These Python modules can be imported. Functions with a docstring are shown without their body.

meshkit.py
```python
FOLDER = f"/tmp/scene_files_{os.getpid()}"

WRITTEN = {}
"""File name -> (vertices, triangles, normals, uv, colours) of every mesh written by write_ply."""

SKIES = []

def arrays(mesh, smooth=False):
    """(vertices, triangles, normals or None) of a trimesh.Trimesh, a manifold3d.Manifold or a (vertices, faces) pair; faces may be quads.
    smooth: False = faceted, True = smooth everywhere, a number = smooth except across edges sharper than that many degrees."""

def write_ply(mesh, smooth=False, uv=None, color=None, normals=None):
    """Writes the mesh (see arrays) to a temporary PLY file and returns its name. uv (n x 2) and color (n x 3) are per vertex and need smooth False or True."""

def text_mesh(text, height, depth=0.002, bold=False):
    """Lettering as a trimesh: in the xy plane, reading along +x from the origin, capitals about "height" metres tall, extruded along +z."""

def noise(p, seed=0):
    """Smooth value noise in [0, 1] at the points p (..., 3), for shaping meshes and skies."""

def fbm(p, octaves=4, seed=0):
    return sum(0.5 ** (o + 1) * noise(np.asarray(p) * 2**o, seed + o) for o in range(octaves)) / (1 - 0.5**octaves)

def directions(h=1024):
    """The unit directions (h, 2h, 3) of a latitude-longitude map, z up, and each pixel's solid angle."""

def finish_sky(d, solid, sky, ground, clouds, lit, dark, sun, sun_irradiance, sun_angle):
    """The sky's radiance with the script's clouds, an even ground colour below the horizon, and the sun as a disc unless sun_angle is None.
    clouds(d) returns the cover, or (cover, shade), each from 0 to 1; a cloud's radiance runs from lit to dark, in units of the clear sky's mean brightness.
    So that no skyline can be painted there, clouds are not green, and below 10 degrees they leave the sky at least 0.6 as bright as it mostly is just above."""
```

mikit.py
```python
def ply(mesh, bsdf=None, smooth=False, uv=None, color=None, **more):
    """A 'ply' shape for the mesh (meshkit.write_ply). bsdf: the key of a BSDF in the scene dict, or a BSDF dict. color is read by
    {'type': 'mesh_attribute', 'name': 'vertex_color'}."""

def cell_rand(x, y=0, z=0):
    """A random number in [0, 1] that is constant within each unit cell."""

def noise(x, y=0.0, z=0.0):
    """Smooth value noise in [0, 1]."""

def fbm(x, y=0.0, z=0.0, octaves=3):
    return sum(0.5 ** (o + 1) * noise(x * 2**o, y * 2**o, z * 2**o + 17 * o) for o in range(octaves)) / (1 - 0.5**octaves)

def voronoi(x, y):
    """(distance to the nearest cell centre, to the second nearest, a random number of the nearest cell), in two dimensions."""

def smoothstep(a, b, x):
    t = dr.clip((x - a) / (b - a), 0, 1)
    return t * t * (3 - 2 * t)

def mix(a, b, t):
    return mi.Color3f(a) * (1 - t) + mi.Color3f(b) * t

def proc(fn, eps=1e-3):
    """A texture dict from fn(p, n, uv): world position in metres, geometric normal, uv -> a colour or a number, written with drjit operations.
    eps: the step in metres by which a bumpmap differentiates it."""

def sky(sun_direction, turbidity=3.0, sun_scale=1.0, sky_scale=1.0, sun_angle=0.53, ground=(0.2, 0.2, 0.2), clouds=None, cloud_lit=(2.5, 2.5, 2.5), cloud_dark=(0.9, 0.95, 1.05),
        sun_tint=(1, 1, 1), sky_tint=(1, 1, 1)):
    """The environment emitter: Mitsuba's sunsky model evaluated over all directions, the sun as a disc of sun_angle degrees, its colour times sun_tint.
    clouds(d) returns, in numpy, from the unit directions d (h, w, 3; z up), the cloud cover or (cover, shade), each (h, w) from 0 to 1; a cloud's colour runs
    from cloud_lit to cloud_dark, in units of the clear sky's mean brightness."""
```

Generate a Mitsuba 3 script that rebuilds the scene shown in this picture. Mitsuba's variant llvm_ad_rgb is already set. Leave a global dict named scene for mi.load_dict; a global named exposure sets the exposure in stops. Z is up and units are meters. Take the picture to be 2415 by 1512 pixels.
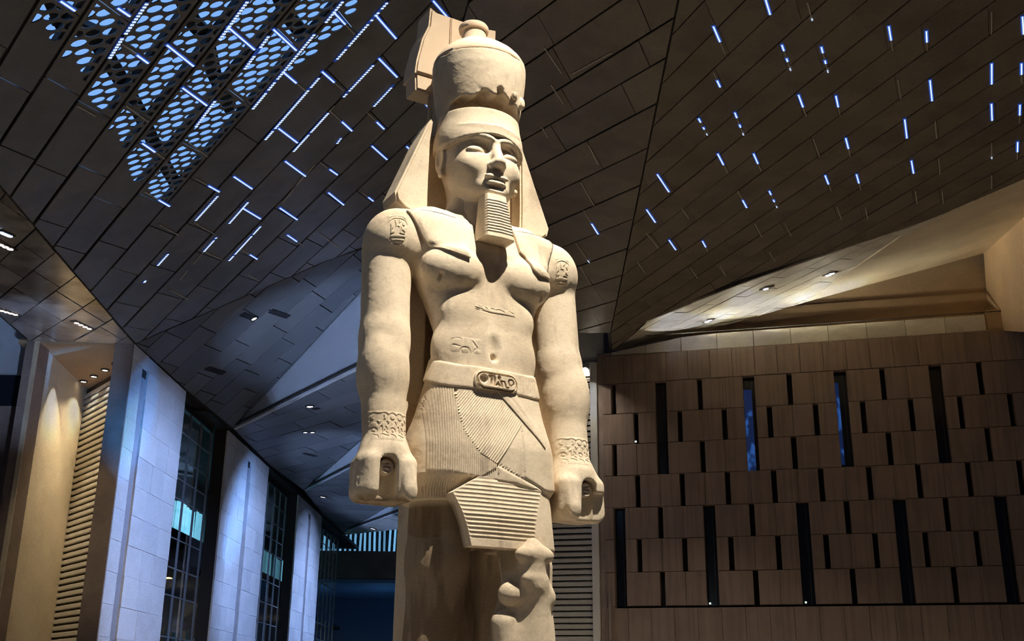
import math, random
import numpy as np, trimesh, manifold3d, shapely.geometry as sg, shapely.ops as so
import drjit as dr, mitsuba as mi
import mikit, meshkit
from shapely import affinity
from mikit import proc, noise, fbm, voronoi, cell_rand, smoothstep, mix

rng = np.random.default_rng(7)
T = mi.ScalarTransform4f
scene, labels = {}, {}

# ------------------------------------------------------------------ camera
EYE = np.array([0.0, 0.0, 1.6])
ROLL, PITCH, FOCAL, IMW, IMH = 83 / 7706.0, math.atan(2626 / 7706.0), 2626.0, 2415, 1512
_u = np.array([math.sin(ROLL) * math.cos(PITCH), -math.cos(ROLL) * math.cos(PITCH), math.sin(PITCH)])
_y = np.array([0, 0, 1.0]) - _u * _u[2]
_y /= np.linalg.norm(_y)
RW = np.array([np.cross(_y, _u), _y, _u])          # camera (right, down, forward) -> world
look, down = RW @ np.array([0, 0, 1.0]), RW @ np.array([0, 1.0, 0])
scene['camera'] = {'type': 'perspective', 'fov': 2 * math.degrees(math.atan(IMW / 2 / FOCAL)), 'fov_axis': 'x', 'near_clip': 0.1, 'far_clip': 500.0,
                   'to_world': T().look_at(origin=EYE.tolist(), target=(EYE + look).tolist(), up=(-down).tolist())}
exposure = 0.0

# ------------------------------------------------------------------ light: dusk sky outside, museum spotlights and added spots inside
scene['dusk_sky'] = {'type': 'constant', 'sampling_weight': 1.0, 'radiance': {'type': 'rgb', 'value': [0.010, 0.014, 0.026]}}


def spot(name, origin, target, color, cutoff=20, beam=None, weight=2.0):
    scene[name] = {'type': 'spot', 'to_world': T().look_at(origin=list(map(float, origin)), target=list(map(float, target)), up=[0.1, 0.3, 0.9]),
                   'intensity': {'type': 'rgb', 'value': list(map(float, color))}, 'cutoff_angle': float(cutoff), 'beam_width': float(beam or cutoff * .6), 'sampling_weight': weight}


WARM, COOL = np.array([1.0, 0.83, 0.58]), np.array([.40, .58, 1.0])
spot('statue_key_spotlight', (3.8, 9.9, 20.2), (-.4, 13.9, 5.2), np.array([1.0, .90, .73]) * 1950, 27, 6, 16.0)
# added unseen spots washing the stone floor (the hall's general light comes back from it)
for i, (x, y, k) in enumerate(((1, 19, 45), (-2, 30, 200), (8, 34, 190), (-6, 44, 170), (16, 40, 140), (6, 48, 120))):
    spot(f'floor_wash_{i}', (x, y, 14.0), (x, y + 2, 0), np.array([1.0, .87, .67]) * k, 62, 40)
# added soft cool fill spot from the left
spot('left_fill_light', (-13, 3, 10.0), (-.5, 14.8, 6.5), np.array([.80, .88, 1.0]) * 42, 30, 22)
# cool lamps washing the pale piers; added spots brighten the white faces above them
spot('pier_wash_0', (-6, 48, 11.5), (-16, 51, 8), np.array([.33, .50, 1.0]) * 560, 42, 25, 6.0)
spot('pier_wash_1', (-6, 65, 11.0), (-16, 69, 8), np.array([.33, .50, 1.0]) * 560, 42, 25, 6.0)
spot('pier_wash_2', (-6, 87, 10.5), (-16, 88, 8), np.array([.33, .50, 1.0]) * 560, 42, 25, 6.0)
spot('white_face_wash', (-11.5, 34, 4.0), (-9.2, 54.0, 18.8), COOL * 1500, 13, 9)
spot('white_face_wash_far', (-13.5, 48, 4.0), (-10.6, 70, 16), COOL * 1200, 10, 7)
spot('white_face_wash_end', (-14.2, 66, 4.0), (-10.5, 87, 15.2), COOL * 1100, 10, 7)
spot('white_face_wash_left', (-12, 30, 8.0), (-22, 48, 17), COOL * 500, 14, 9)
spot('niche_light_2', (-20.0, 48.6, 15.6), (-21.0, 50.6, 2.0), WARM * 170, 34, 20)
# warm downlights of the niche and the cove lamps
spot('niche_light_0', (-20.2, 52.2, 15.6), (-20.4, 51.6, 0), WARM * 60, 60, 20)
spot('niche_light_1', (-19.0, 50.6, 15.6), (-19.2, 50.4, 0), WARM * 60, 60, 20)
for i, (x, y, k) in enumerate(((9.0, 58.2, 230), (13.0, 57.2, 180), (17.0, 56.1, 60))):
    spot(f'cove_uplight_{i}', (x, y, 20.4), (x + .4, y - 1.4, 23), np.array([1.0, .92, .70]) * k, 80, 50)
spot('crown_glow_on_ceiling', (.2, 20.5, 17.0), (.75, 25.5, 21.0), np.array([1.0, .80, .42]) * 16, 20, 5)  # added spot for the warm glow on the ceiling, no lamp there
spot('slat_lamp', (3.75, 59.3, 19.2), (3.6, 59.9, 8), np.array([1.0, .92, .8]) * 90, 60, 20)
spot('blue_accent_0', (-9, 41, 4.0), (-16.3, 46.9, 12.5), np.array([.08, .34, 1.0]) * 1500, 9, 4)
spot('blue_accent_1', (-9, 58, 2.0), (-16.1, 65.8, 11.5), np.array([.08, .34, 1.0]) * 1500, 9, 4)
for i, (x, y) in enumerate(((-21, 70), (-21, 84), (-21, 100))):
    scene[f'interior_light_{i}'] = {'type': 'point', 'position': [float(x), float(y), 6.5], 'sampling_weight': 1.0, 'intensity': {'type': 'rgb', 'value': [9.0, 8.0, 5.6]}}
scene['lobby_fill'] = {'type': 'point', 'position': [-12.5, 120.0, 8.0], 'sampling_weight': 1.0, 'intensity': {'type': 'rgb', 'value': [1.6, 4.5, 9.0]}}  # added blue point light without a fixture, brightens the far lobby
spot('pier_front_light', (-14.5, 33, 13.0), (-17.2, 46, 8.0), WARM * 130, 15, 9)  # added unseen spot that warms the brown pier fronts
# ------------------------------------------------------------------ statue frame (front is local -y)
YAW = math.radians(29.5)
CA, SA = math.cos(YAW), math.sin(YAW)
RZ = np.array([[CA, -SA, 0], [SA, CA, 0], [0, 0, 1]])
SO = np.array([-0.542, 14.848, 0.0])


def to_local(p):
    x, y = p.x - SO[0], p.y - SO[1]
    return CA * x + SA * y, -SA * x + CA * y, p.z


# ------------------------------------------------------------------ materials
def bsdf(name, **kw):
    d = {'type': 'principled'}
    for k, v in kw.items():
        d[k] = {'type': 'rgb', 'value': list(v)} if isinstance(v, (tuple, list)) else (proc(v) if callable(v) else v)
    scene[name] = {'type': 'twosided', 'bsdf': d}
    return name


def stone_color(p, n, uv):
    x, y, z = to_local(p)
    big = fbm(x * 1.3 + 5, y * 1.3, z * 1.0 + 3, 4)
    fine = fbm(x * 9, y * 9 + 4, z * 7, 3)
    speck = noise(x * 42, y * 42, z * 42)
    streak = fbm(x * 6 + 9, y * 6, z * .9 + 31, 3)
    c = mix((.70, .60, .46), (.58, .48, .355), smoothstep(.36, .70, big))
    c = mix(c, (.44, .36, .27), .40 * smoothstep(.55, .80, fine) * smoothstep(.35, .6, big))
    c = mix(c, (.36, .29, .22), .50 * smoothstep(.60, .80, streak))
    # painted shade with brown streaks, right leg and stone between the legs
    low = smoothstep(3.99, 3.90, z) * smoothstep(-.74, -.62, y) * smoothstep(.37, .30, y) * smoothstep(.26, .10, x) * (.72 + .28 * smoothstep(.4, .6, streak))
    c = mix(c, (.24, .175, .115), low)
    return c * (.92 + .16 * speck)


def leg_color(p, n, uv):
    x, y, z = to_local(p)
    g = fbm(x * 5 + 2, y * 5, z * 1.1, 4)
    return mix((.46, .36, .25), (.25, .19, .13), smoothstep(.42, .66, g)) * (.9 + .2 * noise(x * 40, y * 40, z * 40))


def stone_height(p, n, uv):
    x, y, z = to_local(p)
    return .005 * fbm(x * 14, y * 14, z * 14, 3)


def bumped(name, base, height):
    scene[name] = {'type': 'twosided', 'bsdf': {'type': 'bumpmap', 'arbitrary': proc(height, 4e-3), 'scale': 1.0, 'nested': {'type': 'principled', 'base_color': proc(base), 'roughness': .82, 'specular': .25}}}


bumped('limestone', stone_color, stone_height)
bumped('limestone_dark', leg_color, stone_height)
bsdf('restored_stone', base_color=(.68, .54, .40), roughness=.85, specular=.2)
# ------------------------------------------------------------------ scene helpers
def numbered(key):
    k, i = key, 0
    while k in scene:
        i += 1
        k = f'{key}_{i:03d}'
    return k


def put(key, mesh, mat, smooth=False, **lab):
    key = numbered(key)
    scene[key] = mikit.ply(mesh, mat, smooth=smooth)
    if lab:
        labels[key] = lab
    return key


# ------------------------------------------------------------------ implicit sculpting
class Field:
    def __init__(s, lo, hi, h):
        s.lo, s.h = np.array(lo, np.float32), h
        s.n = np.ceil((np.array(hi) - lo) / h).astype(int) + 1
        s.ax = [(s.lo[i] + h * np.arange(s.n[i])).astype(np.float32) for i in range(3)]
        s.v = np.full(s.n, 1.0, np.float32)

    def sl(s, lo, hi):
        r = [slice(*np.clip([int((lo[i] - s.lo[i]) / s.h), int((hi[i] - s.lo[i]) / s.h) + 2], 0, s.n[i])) for i in range(3)]
        return tuple(r), s.ax[0][r[0]][:, None, None], s.ax[1][r[1]][None, :, None], s.ax[2][r[2]][None, None, :]

    def add(s, fn, lo, hi, k=.0):
        r, x, y, z = s.sl(np.array(lo) - .12 - k, np.array(hi) + .12 + k)
        d, v = fn(x, y, z), s.v[r]
        if k > 0:
            h = np.clip(.5 + .5 * (v - d) / k, 0, 1)
            s.v[r] = v * (1 - h) + d * h - k * h * (1 - h)
        else:
            s.v[r] = np.minimum(v, d)

    def cut(s, fn, lo, hi, k=.0):
        r, x, y, z = s.sl(np.array(lo) - .06 - k, np.array(hi) + .06 + k)
        d, v = -fn(x, y, z), s.v[r]
        if k > 0:
            h = np.clip(.5 - .5 * (v - d) / k, 0, 1)
            s.v[r] = v * (1 - h) + d * h + k * h * (1 - h)
        else:
            s.v[r] = np.maximum(v, d)

    def cone(s, a, b, ra, rb, k=.0, cut=False, sy=1.0):
        a, b = np.array(a, float), np.array(b, float)
        q = np.array([1, 1 / sy, 1])
        A, B = a * q, b * q
        ba = B - A

        def fn(x, y, z):
            X, Y, Z = x - A[0], y / sy - A[1], z - A[2]
            t = np.clip((X * ba[0] + Y * ba[1] + Z * ba[2]) / (ba @ ba), 0, 1)
            return (np.sqrt((X - t * ba[0]) ** 2 + (Y - t * ba[1]) ** 2 + (Z - t * ba[2]) ** 2) - (ra + (rb - ra) * t)) * min(1, sy)
        r = max(ra, rb) * max(1, sy)
        (s.cut if cut else s.add)(fn, np.minimum(a, b) - r, np.maximum(a, b) + r, k)

    def ball(s, c, r, k=.0, cut=False, rx=0.0, rz=0.0):
        c, r = np.array(c, float), np.array(r, float)
        cx, sx, cz, sz = math.cos(rx), math.sin(rx), math.cos(rz), math.sin(rz)

        def fn(x, y, z):
            X, Y, Z = x - c[0], y - c[1], z - c[2]
            if rz:
                X, Y = cz * X + sz * Y, -sz * X + cz * Y
            if rx:
                X, Z = cx * X + sx * Z, -sx * X + cx * Z
            k0 = np.sqrt((X / r[0]) ** 2 + (Y / r[1]) ** 2 + (Z / r[2]) ** 2)
            return (k0 - 1) * k0 / np.maximum(np.sqrt((X / r[0] ** 2) ** 2 + (Y / r[1] ** 2) ** 2 + (Z / r[2] ** 2) ** 2), 1e-4)
        m = r.max() if (rx or rz) else r
        (s.cut if cut else s.add)(fn, c - m, c + m, k)

    def box(s, lo, hi, rad=.03, k=.0, cut=False):
        lo, hi = np.array(lo, float), np.array(hi, float)
        c, e = (lo + hi) / 2, (hi - lo) / 2 - rad

        def fn(x, y, z):
            X, Y, Z = np.abs(x - c[0]) - e[0], np.abs(y - c[1]) - e[1], np.abs(z - c[2]) - e[2]
            return np.sqrt(np.maximum(X, 0) ** 2 + np.maximum(Y, 0) ** 2 + np.maximum(Z, 0) ** 2) + np.minimum(np.maximum(np.maximum(X, Y), Z), 0) - rad
        (s.cut if cut else s.add)(fn, lo, hi, k)

    def loft(s, rows, k=.0, p=2.0, cut=False):
        R = np.array(rows, float)

        def fn(x, y, z):
            a, b, c = (np.interp(z.ravel(), R[:, 0], R[:, i]).astype(np.float32)[None, None, :] for i in (1, 2, 3))
            g = (np.abs(x / a) ** p + np.abs((y - c) / b) ** p + 1e-12) ** (1 / p)
            d = (g - 1) * np.minimum(a, b)
            return np.maximum(d, np.maximum(R[0, 0] - z, z - R[-1, 0]))
        am, bm = R[:, 1].max(), R[:, 2].max()
        (s.cut if cut else s.add)(fn, (-am, (R[:, 3] - R[:, 2]).min(), R[0, 0]), (am, (R[:, 3] + R[:, 2]).max(), R[-1, 0]), k)

    def mesh(s):
        v = s.v
        n = s.n
        inside = v < 0
        c = inside[:-1, :-1, :-1].astype(np.int8)
        cnt = sum(inside[i:n[0] - 1 + i, j:n[1] - 1 + j, k:n[2] - 1 + k].astype(np.int8) for i in (0, 1) for j in (0, 1) for k in (0, 1))
        act = (cnt > 0) & (cnt < 8)
        ci = np.argwhere(act)
        idx = np.full(act.shape, -1, np.int64)
        idx[act] = np.arange(len(ci))
        acc, num = np.zeros((len(ci), 3)), np.zeros(len(ci))
        corners = list(np.ndindex(2, 2, 2))
        val = {q: v[ci[:, 0] + q[0], ci[:, 1] + q[1], ci[:, 2] + q[2]] for q in corners}
        for q in corners:
            for ax in range(3):
                if q[ax] == 0:
                    r = tuple(1 if i == ax else q[i] for i in range(3))
                    a, b = val[q], val[r]
                    m = (a < 0) != (b < 0)
                    t = np.where(m, a / np.where(m, a - b, 1), 0)
                    pt = np.tile(np.array(q, float), (len(ci), 1))
                    pt[:, ax] = t
                    acc[m] += pt[m]
                    num[m] += 1
        V = s.lo + s.h * (ci + acc / num[:, None])
        F = []
        for ax in range(3):
            o = [0, 0, 0]
            a = np.moveaxis(inside, ax, 0)
            d = np.moveaxis(idx, ax, 0)
            A, B = a[:-1, 1:-1, 1:-1], a[1:, 1:-1, 1:-1]
            e = np.argwhere(A != B)
            flip = A[e[:, 0], e[:, 1], e[:, 2]]
            i, j, k = e[:, 0], e[:, 1] + 1, e[:, 2] + 1
            q = np.stack([d[i, j - 1, k - 1], d[i, j, k - 1], d[i, j, k], d[i, j - 1, k]], 1)
            if ax == 1:
                flip = ~flip
            q = np.where(flip[:, None], q, q[:, ::-1])
            F.append(q[(q >= 0).all(1)])
        F = np.vstack(F)
        return V, np.vstack([F[:, [0, 1, 2]], F[:, [0, 2, 3]]])

    def at(s, P):
        from scipy.ndimage import map_coordinates
        return map_coordinates(s.v, ((P - s.lo) / s.h).T, order=1, mode='nearest')

    def front(s, x, z, start=-1.2, limit=1.0):
        """y of the surface seen from the front at (x, z)"""
        x, z = np.asarray(x, float), np.asarray(z, float)
        y = np.full(x.shape, start)
        for _ in range(90):
            d = s.at(np.stack([x.ravel(), y.ravel(), z.ravel()], 1)).reshape(x.shape)
            y = np.minimum(y + np.clip(d * .7, -.05, .12), limit)
        return y


def world(v):
    return np.asarray(v, float) @ RZ.T + SO


def spart(key, mesh, mat='limestone', smooth=True, **lab):
    """a part of the statue from local coordinates"""
    if isinstance(mesh, trimesh.Trimesh):
        mesh = (mesh.vertices, mesh.faces)
    v, f = mesh
    return put('pharaoh_statue__' + key, (world(v), np.asarray(f)), mat, smooth, **lab)


# ---- body: torso, arms, fists, legs as one continuous carved figure
B = Field((-2.1, -1.25, -.1), (2.1, 1.0, 8.75), .024)
B.loft([(4.6, .95, .46, -.24), (5.0, .95, .45, -.25), (5.45, .80, .36, -.27), (5.9, .68, .33, -.28), (6.25, .67, .36, -.26), (6.65, .79, .39, -.18), (7.1, .98, .44, -.13),
        (7.5, 1.12, .46, -.08), (7.85, 1.08, .36, -.02), (8.05, .75, .3, .02), (8.2, .5, .28, .02), (8.5, .38, .3, .0)], p=2.4)
for q in (-1, 1):
    B.ball((q * .50, -.385, 7.17), (.50, .29, .35), .045)                 # breast muscle
    B.ball((q * .34, -.38, 6.58), (.38, .19, .32), .10)                 # rib arch
    B.ball((q * .42, -.34, 6.05), (.36, .20, .42), .14)                 # flank
    B.ball((q * 1.27, .02, 7.56), (.42, .42, .45), .08)                 # shoulder
    B.cone((q * .75, .0, 7.95), (q * 1.2, .0, 7.72), .26, .30, .18)     # collar
    B.cone((q * 1.33, .07, 7.4), (q * 1.36, -.07, 6.05), .345, .325, .05)
    B.cone((q * 1.37, -.08, 6.15), (q * 1.40, -.16, 5.55), .32, .325, .10)
    B.ball((q * 1.42, -.20, 5.62), (.29, .30, .46), .12)                # forearm muscle
    B.cone((q * 1.39, -.14, 5.7), (q * 1.40, -.30, 4.70), .305, .275, .10)
    B.ball((q * 1.50, -.27, 5.72), (.21, .20, .40), .06)                # outer forearm muscle
    # fist closed around a short baton
    B.ball((q * 1.41, -.36, 4.52), (.33, .32, .24), .10)
    B.box((q * 1.41 - .36, -.68, 3.90), (q * 1.41 + .36, -.02, 4.50), .13, .10)
    B.cone((q * 1.66, -.42, 4.36), (q * 1.70, -.46, 4.03), .14, .13, .08)
    B.box((q * 1.47 - .12, -1.0, 3.70), (q * 1.47 + .12, -.50, 4.33), .06, .02, cut=True)
    B.ball((q * 1.47, -.62, 4.34), (.12, .24, .11), .02, cut=True)
    B.cone((q * 1.22, -.62, 4.34), (q * 1.20, -.70, 4.05), .115, .10, .05)   # thumb
    B.ball((q * 1.20, -.745, 3.99), (.085, .05, .10), .03)                 # thumb tip
    for g in range(4):                                                   # knuckle grooves of the curled fingers, on the outer side and below
        B.cone((q * 1.79, -.52 + .14 * g, 3.80), (q * 1.775, -.50 + .13 * g, 4.2), .012, .009, .02, cut=True)
    if q > 0:
        B.box((1.44, -1.0, 3.8), (1.95, -.57, 4.27), .01, .02, cut=True)      # flat break on the left fist
    # web of stone between arm and back pillar
    B.box((q * 1.02 - .34, .10, 4.65), (q * 1.02 + .34, .36, 7.5), .03)
B.ball((0, -.33, 6.0), (.34, .30, .44), .10)                             # belly
B.cone((0, -.66, 6.78), (0, -.70, 6.25), .06, .05, .09, cut=True)        # midline
B.ball((0, -.68, 6.08), (.075, .11, .17), .08, cut=True)
B.ball((0, -.66, 5.95), (.05, .14, .065), .03, cut=True)                 # navel
B.ball((.0, -.74, 7.15), (.16, .22, .50), .10, cut=True)
for q in (-1, 1):
    B.box((q * .79 - .022, -.8, 6.93), (q * .79 + .022, -.50, 7.03), .005, cut=True)   # square dowel holes
# legs: right one straight under the body, left one stepping forward
B.cone((-.45, -.1, 4.6), (-.47, -.04, 3.25), .42, .40, .1)
B.cone((-.47, -.04, 3.3), (-.47, .05, .7), .40, .27, .1)
B.ball((-.47, .05, 2.2), (.36, .38, .75), .1)
B.cone((.45, -.24, 4.6), (.54, -.50, 3.3), .40, .31, .1)
B.cone((.55, -.58, 3.2), (.56, -.60, .7), .335, .26, .06)
B.ball((.52, -.52, 2.25), (.42, .44, .78), .08)
B.ball((.46, -.93, 3.33), (.28, .14, .13), .03)                         # knee cap
B.cone((.46, -.87, 3.33), (.46, -.88, 3.0), .19, .17, .04)
B.ball((.45, -.94, 3.04), (.19, .12, .12), .02)
B.ball((.45, -.90, 3.46), (.10, .09, .09), .04)
B.cone((.20, -.76, 2.85), (.68, -.78, 2.83), .15, .16, .06)              # head of the shin bone
B.cone((.53, -.88, 2.9), (.58, -.84, 1.2), .14, .10, .14)                # shin ridge
B.cone((.17, -.68, 2.5), (.26, -.66, 1.6), .17, .14, .04)               # calf
for cx, cy in ((-.47, 0), (.56, -.62)):
    B.cone((cx, cy, .5), (cx, cy - .15, .35), .28, .25, .1)
    B.cone((cx, cy + .05, .18), (cx * 1.05, cy - .85, .10), .22, .16, .1)
    for t in range(5):
        B.cone((cx - .18 + .09 * t, cy - .75, .08), (cx - .20 + .10 * t, cy - 1.05 + .03 * abs(t - 1), .06), .06, .05, .03)
B.box((-.60, .0, 0), (.60, .62, 4.4), .05, .03)                           # stone left standing between the legs
B.cut(lambda x, y, z: z + 0 * x + 0 * y, (-2, -1.2, -.1), (2, 1, .06))
bodyV, bodyF = B.mesh()
_d = B.v
bodyV = np.asarray(bodyV)
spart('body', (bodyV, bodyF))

# ---- back pillar
def prism(poly, y0, y1, bevel=.02):
    """polygon in (x, z) extruded from y0 to y1 with a bevelled front edge"""
    p = sg.Polygon(poly)
    m = trimesh.creation.extrude_polygon(p, y1 - y0 - bevel, engine='earcut')
    m.apply_transform([[1, 0, 0, 0], [0, 0, 1, y0 + bevel], [0, 1, 0, 0], [0, 0, 0, 1]])
    cap = p.buffer(-bevel)
    m2 = trimesh.creation.extrude_polygon(cap, bevel, engine='earcut')
    m2.apply_transform([[1, 0, 0, 0], [0, 0, 1, y0], [0, 1, 0, 0], [0, 0, 0, 1]])
    m = trimesh.util.concatenate([m, m2])
    m.invert()
    return m


pl = Field((-.9, .2, -.1), (.9, .95, 8.6), .035)
pl.box((-.72, .36, 0), (.72, .74, 8.45), .04)
pv, pf = pl.mesh()
pv = pv + .02 * (meshkit.fbm(pv * 2.2, 3) - .5)[:, None] * np.array([1, 1, 0])
spart('back_pillar', (pv, pf), label='rough stone pillar behind the figure')

# ---- head
Hd = Field((-.85, -1.0, 7.9), (.85, .45, 9.75), .0135)
Hd.ball((0, -.10, 9.05), (.575, .54, .74))
Hd.ball((0, -.20, 8.78), (.50, .42, .46), .12)
Hd.ball((0, -.44, 8.50), (.26, .22, .18), .14)                            # jaw
Hd.ball((0, -.56, 8.43), (.15, .11, .10), .07)                            # chin
Hd.cone((0, .02, 7.95), (0, .02, 8.55), .44, .40, .10)                    # neck
for q in (-1, 1):
    Hd.ball((q * .27, -.46, 8.82), (.20, .15, .19), .10)                  # cheek


def arc(q, x0, x1, z0, h, r, dy, k, n=7, tilt=0.0, taper=.55):
    """a raised line along the face: from x0 to x1 with its middle h higher"""
    t = np.linspace(0, 1, n + 1)
    x, z = x0 + (x1 - x0) * t, z0 + h * np.sin(np.pi * np.clip(t * .92 + .06, 0, 1)) + tilt * t
    y = np.interp(x, FX, FY) - dy * (1 - .35 * t)
    rr = r * (taper + (1 - taper) * np.sin(np.pi * np.clip(t + .12, 0, 1)))
    for i in range(n):
        Hd.cone((q * x[i], y[i], z[i]), (q * x[i + 1], y[i + 1], z[i + 1]), rr[i], rr[i + 1], k)


FX = np.linspace(0, .56, 15)
FY = Hd.front(FX, np.full(15, 9.16))
for q in (-1, 1):
    Hd.ball((q * .21, -.68, 9.085), (.19, .19, .115), .04, cut=True)      # eye socket
    Hd.ball((q * .33, -.60, 9.07), (.14, .12, .08), .05, cut=True)
    Hd.ball((q * .265, -.50, 9.035), (.150, .095, .070), .012)            # eyeball
    arc(q, .135, .42, 9.045, .070, .030, -.075, .010, tilt=-.005)         # upper lid
    arc(q, .145, .41, 9.02, -.055, .017, -.070, .02, taper=.8)            # lower lid
    arc(q, .03, .53, 9.185, .080, .040, .012, .03, n=10, tilt=-.02)       # brow
    Hd.ball((q * .075, -.67, 8.795), (.062, .07, .055), .03)              # nostril wing
    Hd.ball((q * .60, -.04, 9.0), (.055, .13, .21), .03)
    Hd.ball((q * .645, -.07, 8.98), (.03, .05, .09), .02, cut=True)                  # ear
    Hd.ball((q * .66, -.10, 9.02), (.05, .075, .14), .03, cut=True)
    Hd.ball((q * .61, -.10, 8.75), (.04, .06, .055), .03)
Hd.cone((0, -.60, 9.14), (0, -.73, 8.84), .062, .082, .07)                # nose
Hd.ball((0, -.755, 8.815), (.075, .07, .06), .04)
Hd.cone((-.11, -.60, 8.625), (.11, -.60, 8.625), .05, .05, .03)           # lips
Hd.ball((-.07, -.665, 8.615), (.12, .05, .040), .02)
Hd.ball((.07, -.665, 8.615), (.12, .05, .040), .02)
Hd.ball((0, -.65, 8.525), (.15, .06, .046), .02)
Hd.cone((-.17, -.69, 8.572), (.17, -.69, 8.572), .012, .012, .02, cut=True)
Hd.ball((0, -.66, 8.46), (.12, .05, .03), .04, cut=True)
hv, hf = Hd.mesh()
spart('head', (hv + np.array([0, .045, 0]), hf))

# ---- head cloth: cap with band, two wings, two lappets
Nc = Field((-.95, -1.0, 8.9), (.95, .75, 9.95), .0165)
Nc.ball((0, -.03, 9.28), (.665, .605, .54))
Nc.loft([(9.20, .655, .61, -.01), (9.5, .64, .605, -.01), (9.72, .62, .60, 0)], .08)
Nc.cut(lambda x, y, z: z - (9.285 - .12 * (x / .6) ** 2 + 0 * y), (-1, -1, 8.8), (1, .1, 9.4))
Nc.loft([(9.03, .62, .585, -.035), (9.43, .655, .628, -.030)], .0)
Nc.cut(lambda x, y, z: z - (9.285 - .155 * (x / .58) ** 2), (-1, -1, 8.8), (1, .7, 9.4))
nv, nf = Nc.mesh()
spart('head_cloth', (nv, nf), label='stone head cloth cap with a smooth brow band')
for q in (-1, 1):
    out = [(.72, 9.62), (.75, 9.66), (.81, 9.55), (1.04, 8.95), (1.27, 8.36), (1.24, 8.24), (1.10, 8.13), (.76, 8.06), (.765, 8.6), (.755, 9.3)]
    w = trimesh.util.concatenate([prism([(q * a, b) for a, b in out], .02, .48, .03), prism([(q * a, b) for a, b in [(.0, 8.0), (.80, 8.0), (.80, 9.5), (.0, 9.6)]], .30, .56, .01)])
    spart('head_cloth__wing', w, smooth=30)


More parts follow.
